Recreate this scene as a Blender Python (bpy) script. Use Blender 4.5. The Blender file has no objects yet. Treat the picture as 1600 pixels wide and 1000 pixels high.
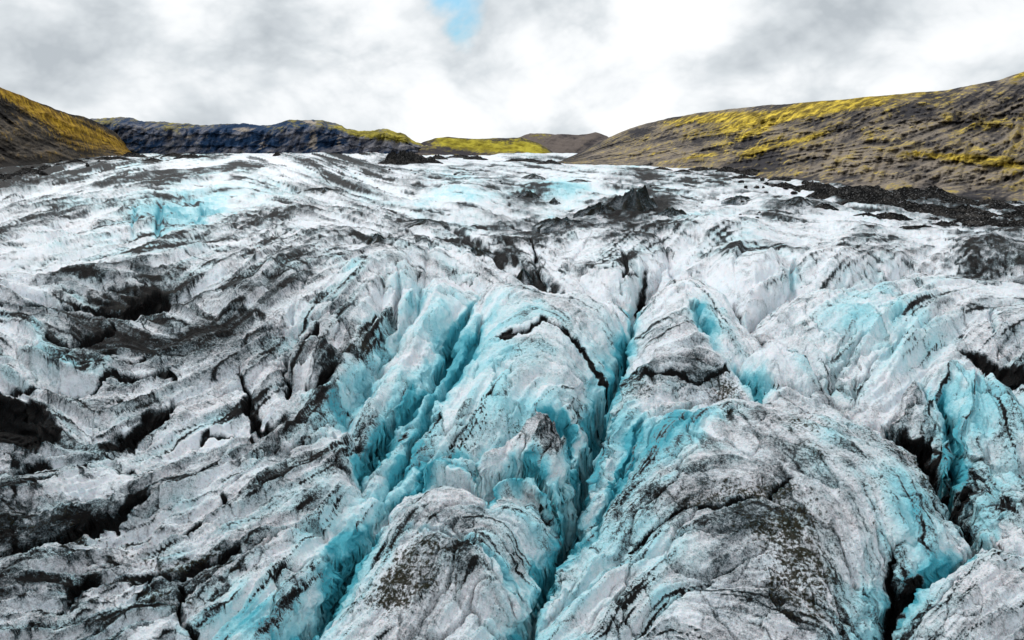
import bpy, math, random
import numpy as np
from mathutils import Vector
random.seed(4)
S = bpy.context.scene
COL = S.collection
F32 = np.float32

# ------------------------------------------------------------------ camera
CAMZ, FOC, HORIZON = 30.0, 1100.0, 222.0
PITCH = math.atan((500 - HORIZON) / FOC)
CP, SP = math.cos(PITCH), math.sin(PITCH)
cam = bpy.data.cameras.new('camera')
cam.sensor_width = 36.0
cam.lens = 36.0 * FOC / 1600.0
cam.clip_start, cam.clip_end = 0.5, 60000
camo = bpy.data.objects.new('camera', cam)
COL.objects.link(camo)
camo.location = (0, 0, CAMZ)
camo.rotation_euler = (math.pi / 2 - PITCH, 0, 0)
S.camera = camo


def slope(py):
    v = (500 - py) / FOC
    return (-SP + v * CP) / (CP + v * SP)


def macro(Y):
    """height of the general ice surface: level far off, falling towards the viewer in front of 165 m"""
    t = np.clip((165.0 - Y) / 115.0, 0, 1.4)
    return -17.0 * t ** 1.35


def row_Y(py):
    """distance at which the ray of height py meets the general surface (bisection)"""
    py = np.asarray(py, float)
    m = slope(py)
    lo, hi = np.full_like(m, 15.0), np.full_like(m, 9000.0)
    for _ in range(60):
        mid = 0.5 * (lo + hi)
        below = CAMZ + m * mid < macro(mid)
        hi = np.where(below, mid, hi)
        lo = np.where(below, lo, mid)
    return 0.5 * (lo + hi)


def depth_of(Y, z):
    return Y * CP - (z - CAMZ) * SP


# ------------------------------------------------------------------ noise
_rng = np.random.default_rng(11)
TAB = _rng.random((8, 256, 256)).astype(F32)


def vn(x, y, seed=0):
    T = TAB[seed % 8]
    o = 37 * (seed // 8)
    xi = np.floor(x).astype(np.int32)
    yi = np.floor(y).astype(np.int32)
    fx = (x - xi).astype(F32)
    fy = (y - yi).astype(F32)
    fx = fx * fx * (3 - 2 * fx)
    fy = fy * fy * (3 - 2 * fy)
    x0 = (xi + o) & 255
    x1 = (x0 + 1) & 255
    y0 = (yi + o) & 255
    y1 = (y0 + 1) & 255
    a = T[y0, x0] * (1 - fx) + T[y0, x1] * fx
    b = T[y1, x0] * (1 - fx) + T[y1, x1] * fx
    return a * (1 - fy) + b * fy


def fbm(x, y, seed=0, octaves=4, gain=0.5):
    s, a, n = 0, 1.0, 0.0
    for k in range(octaves):
        s = s + a * vn(x * 2 ** k + 17.3 * k, y * 2 ** k - 9.1 * k, seed + k)
        n += a
        a *= gain
    return s / n


def sstep(a, b, x):
    t = np.clip((x - a) / (b - a), 0, 1)
    return t * t * (3 - 2 * t)


def blur(a, k, axis):
    k = int(k)
    if k < 1:
        return a
    pad = [(0, 0), (0, 0)]
    pad[axis] = (k + 1, k)
    c = np.cumsum(np.pad(a, pad, mode='edge').astype(np.float64), axis=axis)
    n = a.shape[axis]
    if axis == 0:
        r = c[2 * k + 1:2 * k + 1 + n] - c[:n]
    else:
        r = c[:, 2 * k + 1:2 * k + 1 + n] - c[:, :n]
    return (r / (2 * k + 1)).astype(F32)


def lic(ang, L, seed, cell=1):
    """streaks: white noise averaged along a direction field (ang, y downward so dy = -sin)"""
    R, C = ang.shape
    rng = np.random.default_rng(seed)
    n = rng.random((R, C)).astype(F32)
    if cell > 1:
        n = blur(blur(n, cell // 2, 0), cell // 2, 1)
    dx, dy = np.cos(ang).astype(F32), -np.sin(ang).astype(F32)
    gy, gx = np.mgrid[0:R, 0:C].astype(F32)
    acc = n.copy()
    wsum = 1.0
    for s in (1, -1):
        x, y = gx.copy(), gy.copy()
        for k in range(1, L + 1):
            xi = np.clip(x + 0.5, 0, C - 1).astype(np.int32)
            yi = np.clip(y + 0.5, 0, R - 1).astype(np.int32)
            x += s * dx[yi, xi]
            y += s * dy[yi, xi]
            xi = np.clip(x + 0.5, 0, C - 1).astype(np.int32)
            yi = np.clip(y + 0.5, 0, R - 1).astype(np.int32)
            w = 0.5 + 0.5 * math.cos(math.pi * k / (L + 1))
            acc += w * n[yi, xi]
            wsum += w
    acc /= wsum
    # flatten the histogram to 0..1
    m = acc.mean()
    sd = acc.std()
    return (0.5 * (1 + np.tanh((acc - m) / sd * 0.8))).astype(F32)


def resample(a, R, C):
    """bilinear enlargement of a 2-D array to R x C"""
    ys = np.linspace(0, a.shape[0] - 1, R)
    xs = np.linspace(0, a.shape[1] - 1, C)
    y0 = np.clip(np.floor(ys).astype(int), 0, a.shape[0] - 2)
    x0 = np.clip(np.floor(xs).astype(int), 0, a.shape[1] - 2)
    fy = (ys - y0)[:, None].astype(F32)
    fx = (xs - x0)[None, :].astype(F32)
    return ((a[y0][:, x0] * (1 - fx) + a[y0][:, x0 + 1] * fx) * (1 - fy)
            + (a[y0 + 1][:, x0] * (1 - fx) + a[y0 + 1][:, x0 + 1] * fx) * fy)


# ------------------------------------------------------------------ materials
def newmat(name):
    m = bpy.data.materials.new(name)
    m.use_nodes = True
    nt = m.node_tree
    return m, nt, nt.nodes['Principled BSDF']


def N(nt, t, **kw):
    n = nt.nodes.new(t)
    for k, v in kw.items():
        setattr(n, k, v)
    return n


def math_(nt, op, a, b=None, c=None):
    n = N(nt, 'ShaderNodeMath', operation=op)
    for i, v in enumerate((a, b, c)):
        if v is None:
            continue
        if isinstance(v, (int, float)):
            n.inputs[i].default_value = v
        else:
            nt.links.new(v, n.inputs[i])
    return n.outputs[0]


def noise_(nt, vec, scale, detail=6, rough=0.55, dist=0.0):
    n = N(nt, 'ShaderNodeTexNoise')
    n.inputs['Scale'].default_value = scale
    n.inputs['Detail'].default_value = detail
    n.inputs['Roughness'].default_value = rough
    n.inputs['Distortion'].default_value = dist
    nt.links.new(vec, n.inputs['Vector'])
    return n.outputs[0]


def ramp_(nt, fac, stops, interp='LINEAR'):
    n = N(nt, 'ShaderNodeValToRGB')
    cr = n.color_ramp
    cr.interpolation = interp
    while len(cr.elements) < len(stops):
        cr.elements.new(0.5)
    for e, (p, c) in zip(cr.elements, stops):
        e.position = p
        e.color = (*c, 1) if len(c) == 3 else c
    nt.links.new(fac, n.inputs[0])
    return n.outputs[0]


def mix_(nt, fac, a, b):
    n = N(nt, 'ShaderNodeMix', data_type='RGBA')
    for sock, v in ((n.inputs[0], fac), (n.inputs[6], a), (n.inputs[7], b)):
        if isinstance(v, (int, float)):
            sock.default_value = v
        elif isinstance(v, tuple):
            sock.default_value = (*v, 1)
        else:
            nt.links.new(v, sock)
    return n.outputs[2]


def ice_material():
    m, nt, p = newmat('glacier_ice')
    L = nt.links
    co = N(nt, 'ShaderNodeNewGeometry').outputs['Position']
    at = N(nt, 'ShaderNodeAttribute', attribute_name='cover')
    sep = N(nt, 'ShaderNodeSeparateColor')
    L.new(at.outputs['Color'], sep.inputs[0])
    d0, b0, o0 = sep.outputs
    n1 = noise_(nt, co, 2.6, 9, 0.68)
    n2 = noise_(nt, co, 0.55, 7, 0.62, 0.6)
    n3 = noise_(nt, co, 0.22, 5, 0.6)
    n0 = noise_(nt, co, 8.0, 3, 0.6)
    n1c = math_(nt, 'SUBTRACT', n1, 0.5)
    n2c = math_(nt, 'SUBTRACT', n2, 0.5)
    d0 = math_(nt, 'MULTIPLY_ADD', math_(nt, 'SUBTRACT', n0, 0.5), 0.75, d0)
    d = math_(nt, 'MULTIPLY_ADD', n1c, 1.0, d0)
    d = math_(nt, 'MULTIPLY_ADD', n2c, 0.45, d)
    base = ramp_(nt, d, [(0.0, (0.77, 0.83, 0.87)), (0.24, (0.70, 0.755, 0.785)), (0.42, (0.48, 0.52, 0.545)),
                         (0.58, (0.25, 0.28, 0.295)), (0.74, (0.066, 0.086, 0.094)), (0.93, (0.010, 0.010, 0.010))])
    b = math_(nt, 'MULTIPLY_ADD', n2c, 0.3, b0)
    b = math_(nt, 'MULTIPLY_ADD', n1c, 0.45, b)
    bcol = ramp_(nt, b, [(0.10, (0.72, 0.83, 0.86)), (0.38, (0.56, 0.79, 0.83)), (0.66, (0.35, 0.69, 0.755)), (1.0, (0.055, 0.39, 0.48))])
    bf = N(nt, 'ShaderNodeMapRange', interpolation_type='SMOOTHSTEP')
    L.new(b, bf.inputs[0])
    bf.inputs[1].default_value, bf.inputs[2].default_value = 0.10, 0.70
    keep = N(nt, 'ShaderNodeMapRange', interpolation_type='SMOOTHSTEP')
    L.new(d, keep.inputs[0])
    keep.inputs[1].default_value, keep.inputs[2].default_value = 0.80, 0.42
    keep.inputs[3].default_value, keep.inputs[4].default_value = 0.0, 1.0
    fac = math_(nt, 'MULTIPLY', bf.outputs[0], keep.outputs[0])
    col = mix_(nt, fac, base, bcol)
    # olive-brown silt
    of = math_(nt, 'MULTIPLY_ADD', n1c, 2.4, o0)
    of = math_(nt, 'MULTIPLY_ADD', n2c, 0.6, of)
    om = N(nt, 'ShaderNodeMapRange', interpolation_type='SMOOTHSTEP')
    L.new(of, om.inputs[0])
    om.inputs[1].default_value, om.inputs[2].default_value = 0.42, 0.76
    silt = mix_(nt, n3, (0.010, 0.012, 0.010), (0.042, 0.040, 0.022))
    col = mix_(nt, om.outputs[0], col, silt)
    # slight warm/cool drift
    tint = ramp_(nt, n3, [(0.35, (0.97, 1.0, 1.03)), (0.65, (1.05, 0.99, 1.0))])
    mm = N(nt, 'ShaderNodeMix', data_type='RGBA', blend_type='MULTIPLY')
    mm.inputs[0].default_value = 1.0
    L.new(col, mm.inputs[6])
    L.new(tint, mm.inputs[7])
    L.new(mm.outputs[2], p.inputs['Base Color'])
    p.inputs['Roughness'].default_value = 0.5
    sp = N(nt, 'ShaderNodeMapRange')
    L.new(d, sp.inputs[0])
    sp.inputs[1].default_value, sp.inputs[2].default_value = 0.2, 0.7
    sp.inputs[3].default_value, sp.inputs[4].default_value = 0.4, 0.03
    L.new(sp.outputs[0], p.inputs['Specular IOR Level'])
    p.inputs['Subsurface Weight'].default_value = 0.25
    p.inputs['Subsurface Radius'].default_value = (0.25, 0.8, 1.0)
    p.inputs['Subsurface Scale'].default_value = 0.5
    bp = N(nt, 'ShaderNodeBump')
    bp.inputs['Strength'].default_value = 0.9
    bp.inputs['Distance'].default_value = 0.35
    hsum = math_(nt, 'MULTIPLY_ADD', n2, 1.6, n1)
    L.new(hsum, bp.inputs['Height'])
    L.new(bp.outputs[0], p.inputs['Normal'])
    return m


def debris_material():
    m, nt, p = newmat('black_debris')
    co = N(nt, 'ShaderNodeNewGeometry').outputs['Position']
    n1 = noise_(nt, co, 1.3, 9, 0.7)
    c = ramp_(nt, n1, [(0.3, (0.004, 0.004, 0.005)), (0.54, (0.012, 0.012, 0.012)), (0.58, (0.04, 0.04, 0.04)), (0.63, (0.25, 0.25, 0.255)), (0.68, (0.6, 0.62, 0.63))])
    n3 = noise_(nt, co, 0.16, 5, 0.65)
    f3 = N(nt, 'ShaderNodeMapRange', interpolation_type='SMOOTHSTEP')
    nt.links.new(n3, f3.inputs[0])
    f3.inputs[1].default_value, f3.inputs[2].default_value = 0.46, 0.62
    f3.inputs[4].default_value = 0.45
    c2 = ramp_(nt, n1, [(0.35, (0.02, 0.018, 0.016)), (0.5, (0.075, 0.066, 0.058)), (0.62, (0.17, 0.16, 0.15)), (0.68, (0.5, 0.51, 0.52))])
    c = mix_(nt, f3.outputs[0], c, c2)
    nt.links.new(c, p.inputs['Base Color'])
    p.inputs['Roughness'].default_value = 0.9
    p.inputs['Specular IOR Level'].default_value = 0.08
    bp = N(nt, 'ShaderNodeBump')
    bp.inputs['Strength'].default_value = 1.0
    bp.inputs['Distance'].default_value = 0.6
    nt.links.new(n1, bp.inputs['Height'])
    nt.links.new(bp.outputs[0], p.inputs['Normal'])
    return m


def hill_material(name, rock_lo, rock_hi, moss_lo, moss_hi, scale):
    m, nt, p = newmat(name)
    L = nt.links
    co = N(nt, 'ShaderNodeNewGeometry').outputs['Position']
    at = N(nt, 'ShaderNodeAttribute', attribute_name='cover')
    sep = N(nt, 'ShaderNodeSeparateColor')
    L.new(at.outputs['Color'], sep.inputs[0])
    moss0, tone, pale0 = sep.outputs
    n1 = noise_(nt, co, 0.11 * scale, 9, 0.68)
    n2 = noise_(nt, co, 0.02 * scale, 6, 0.6)
    n1c = math_(nt, 'SUBTRACT', n1, 0.5)
    n2c = math_(nt, 'SUBTRACT', n2, 0.5)
    t = math_(nt, 'MULTIPLY_ADD', n1c, 1.2, tone)
    rock = mix_(nt, 0.5, rock_lo, rock_hi)
    r = N(nt, 'ShaderNodeMapRange', interpolation_type='SMOOTHSTEP')
    L.new(t, r.inputs[0])
    r.inputs[1].default_value, r.inputs[2].default_value = 0.2, 0.8
    rock = mix_(nt, r.outputs[0], rock_lo, rock_hi)
    mo = math_(nt, 'MULTIPLY_ADD', n1c, 2.0, moss0)
    mo = math_(nt, 'MULTIPLY_ADD', n2c, 0.5, mo)
    mf = N(nt, 'ShaderNodeMapRange', interpolation_type='SMOOTHSTEP')
    L.new(mo, mf.inputs[0])
    mf.inputs[1].default_value, mf.inputs[2].default_value = 0.22, 0.85
    n4 = noise_(nt, co, 0.05 * scale, 8, 0.7)
    moss = ramp_(nt, n4, [(0.32, tuple(0.45 * a for a in moss_lo)), (0.46, moss_lo), (0.62, moss_hi)])
    col = mix_(nt, mf.outputs[0], rock, moss)
    pa = math_(nt, 'MULTIPLY_ADD', n1c, 0.8, pale0)
    pf = N(nt, 'ShaderNodeMapRange', interpolation_type='SMOOTHSTEP')
    L.new(pa, pf.inputs[0])
    pf.inputs[1].default_value, pf.inputs[2].default_value = 0.42, 0.65
    col = mix_(nt, pf.outputs[0], col, (0.42, 0.36, 0.30))
    L.new(col, p.inputs['Base Color'])
    p.inputs['Roughness'].default_value = 0.95
    p.inputs['Specular IOR Level'].default_value = 0.1
    bp = N(nt, 'ShaderNodeBump')
    bp.inputs['Strength'].default_value = 0.8
    bp.inputs['Distance'].default_value = 6.0 / scale
    L.new(n1, bp.inputs['Height'])
    L.new(bp.outputs[0], p.inputs['Normal'])
    return m


M_ICE = ice_material()
M_DEB = debris_material()


# ------------------------------------------------------------------ mesh helpers
def make_mesh(name, V, Fq, mat, cover=None, smooth=True, tris=None):
    me = bpy.data.meshes.new(name)
    nv, nq = len(V), len(Fq)
    nt_ = 0 if tris is None else len(tris)
    me.vertices.add(nv)
    me.vertices.foreach_set('co', np.ascontiguousarray(V, F32).ravel())
    nl = 4 * nq + 3 * nt_
    me.loops.add(nl)
    li = Fq.ravel() if nt_ == 0 else np.concatenate([Fq.ravel(), tris.ravel()])
    me.loops.foreach_set('vertex_index', li.astype(np.int32))
    me.polygons.add(nq + nt_)
    st = np.concatenate([np.arange(nq) * 4, 4 * nq + np.arange(nt_) * 3]).astype(np.int32)
    me.polygons.foreach_set('loop_start', st)
    me.polygons.foreach_set('use_smooth', np.full(nq + nt_, smooth))
    me.update(calc_edges=True)
    if cover is not None:
        a = me.attributes.new('cover', 'FLOAT_COLOR', 'POINT')
        c = np.ones((nv, 4), F32)
        c[:, :3] = cover
        a.data.foreach_set('color', c.ravel())
    me.materials.append(mat)
    o = bpy.data.objects.new(name, me)
    COL.objects.link(o)
    return o


def tag(o, label=None, cat=None, group=None, kind=None):
    if label:
        o['label'] = label
    if cat:
        o['category'] = cat
    if group:
        o['group'] = group
    if kind:
        o['kind'] = kind
    return o


# ------------------------------------------------------------------ the ice surface
G = 1.25
X0, X1, Y0, Y1 = -420.0, 2040.0, 239.0, 1160.0
xs = np.arange(X0, X1 + .01, G)
ys = np.arange(Y0, Y1 + .01, G)
NC, NR = len(xs), len(ys)
PX, PY = np.meshgrid(xs.astype(F32), ys.astype(F32))

# ragged edges: every traced outline is read through a warp
wx = (fbm(PX / 34, PY / 26, 1, 4, 0.55) - 0.5)
wy = (fbm(PX / 34, PY / 26, 5, 4, 0.55) - 0.5)
persp = np.clip((PY - 225) / 330, 0.06, 1.0)          # features shrink with distance
wx2 = fbm(PX / 9, PY / 8, 3, 3, .6) - .5
wy2 = fbm(PX / 9, PY / 8, 6, 3, .6) - .5
WX = PX + persp * (30 * wx + 4 * wx2)
WY = PY + persp * (24 * wy + 4 * wy2)

DIRT = """
76543222233452211112433333333333
53333322334332135214522223677788
44443234433454346656532342223666
44444554554444455333333344442467
55567655544432344345423443333333
66677656655434224543334432234444
55666666655554335444454453334467
54565666655554335455564334445545
87678666544555655455445555557646
75567545545545545465346545666676
65555544555544555565565456666786
76666755665455555655676565665667
88766755555456544546546766655555
66776666654566755444346676656544
66676776555577544445456765655545
66665466554566444556546665555556
""".split()
BLUE = """
00000000000000000000000000000000
00000221100003212521100000000000
00012331000001211000021000000000
00000000000011111111112221000000
00000000112124322112111222432211
11111100011134454224322122443211
23221000011345543356224322344322
22221100013555444436223433333344
11210000026444445636354321122356
01111111124545466626653234432344
01111122211244445555543224442366
01111122233432234455322224455366
11111112346532233555432233345323
11111112256622123444432223345422
11112235445411135543322213454422
11111236555412246533221213554322
""".split()


def digits(rows, wxk=0):
    a = np.array([[int(c) for c in r] for r in rows], F32) / 9.0
    assert a.shape == (16, 32), a.shape
    gx = np.clip((PX + wxk * 2.2 * wx * 30 - 25) / 50, 0, 30.999)
    gy = np.clip((PY + wxk * 1.5 * wy * 30 - 250) / 50, 0, 14.999)
    x0, y0 = gx.astype(int), gy.astype(int)
    fx, fy = gx - x0, gy - y0
    fx = fx * fx * (3 - 2 * fx)
    fy = fy * fy * (3 - 2 * fy)
    return ((a[y0, x0] * (1 - fx) + a[y0, x0 + 1] * fx) * (1 - fy)
            + (a[y0 + 1, x0] * (1 - fx) + a[y0 + 1, x0 + 1] * fx) * fy).astype(F32)


dirt_map = digits(DIRT, 1)
blue_map = digits(BLUE, 1)

# flow direction of the ice structure: x, y, angle (degrees, up to the right positive)
FLOW = [(0, 370, 20), (100, 300, 14), (100, 420, 12), (300, 280, 8), (480, 270, -28), (560, 330, -15), (700, 300, -8),
        (900, 270, -5), (1100, 300, -8), (1400, 330, -8), (1250, 350, -10), (300, 440, 20), (430, 430, 30), (250, 400, 8), (350, 380, 20), (150, 350, 18),
        (0, 500, -15), (100, 540, -24), (200, 530, -25), (50, 600, -32), (150, 605, 0), (260, 590, 12), (330, 570, 28), (420, 520, 42), (300, 510, -30),
        (450, 470, 38), (550, 470, 45), (600, 550, 58), (560, 680, 50), (480, 600, 48), (520, 550, 50),
        (700, 500, 62), (640, 620, 55), (780, 480, 52), (720, 580, 58), (860, 470, -38), (890, 560, -22), (800, 550, 5), (760, 640, 60), (950, 470, -42), (940, 540, -35),
        (650, 380, -18), (760, 390, -32), (830, 420, -35), (900, 380, 28), (900, 350, 18), (800, 350, 10), (1000, 400, 32), (1100, 380, 22),
        (1100, 450, -50), (1030, 470, 42), (1130, 500, -48), (1200, 560, -45), (1050, 540, 15), (1060, 600, -5), (1270, 600, -48),
        (1200, 480, 30), (1300, 480, 32), (1400, 480, 30), (1350, 550, 42), (1500, 450, 18), (1500, 520, 30), (1400, 600, 42), (1560, 480, -10), (1550, 640, -60), (1480, 640, 62),
        (1150, 700, -55), (1250, 680, -40), (1350, 700, -38), (1450, 740, -48), (1080, 660, 50), (1000, 700, 62), (1120, 790, 10),
        (1000, 850, 42), (950, 960, 50), (1100, 880, 20), (1250, 800, -48), (1300, 900, -65), (1400, 850, -60), (1500, 900, 35), (1570, 850, -40), (1550, 960, 40), (1150, 980, -15),
        (700, 790, 8), (620, 870, 48), (800, 910, -38), (700, 930, 55), (800, 830, -10), (840, 720, 60), (720, 730, 12),
        (100, 680, -35), (200, 680, 30), (100, 750, 14), (300, 740, 20), (100, 850, 12), (300, 800, 25), (450, 720, 36), (200, 900, 18), (60, 940, 12), (350, 900, 26),
        (500, 800, 40), (420, 950, 46), (300, 980, 30), (400, 830, 10), (560, 780, 52), (530, 900, 55)]


def flow_field(points, gx, gy, sig=55):
    c = np.zeros(gx.shape, F32)
    s = np.zeros(gx.shape, F32)
    for x, y, a in points:
        k = sig * (0.45 + 0.55 * min(1, max(0, (y - 240) / 300)))
        r2 = (gx - x) ** 2 / (1.7 * k) ** 2 + (gy - y) ** 2 / k ** 2
        w = 1 / (0.02 + r2 ** 1.5)
        c += w * math.cos(2 * math.radians(a))
        s += w * math.sin(2 * math.radians(a))
    return 0.5 * np.arctan2(s, c)


H = 2                                                     # streaks on a grid of half the density
sub = (slice(None, None, H), slice(None, None, H))
gx2, gy2 = PX[sub], PY[sub]
ang = flow_field(FLOW, gx2, gy2)
ang = ang + (fbm(gx2 / 60, gy2 / 45, 3, 3) - 0.5) * 0.6
up = lambda a: resample(a, NR, NC)
st_f = up(lic(ang, 16, 21, 1))                            # fine, middle and broad streaks
st_m = up(lic(ang, 30, 22, 5))
st_b = up(lic(ang, 55, 23, 13))
st_l = up(lic(ang, 110, 24, 15))
left_w = 0.5 + 1.0 / (1 + np.exp((PX - 480 - 0.35 * (700 - PY)) / 60))

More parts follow.
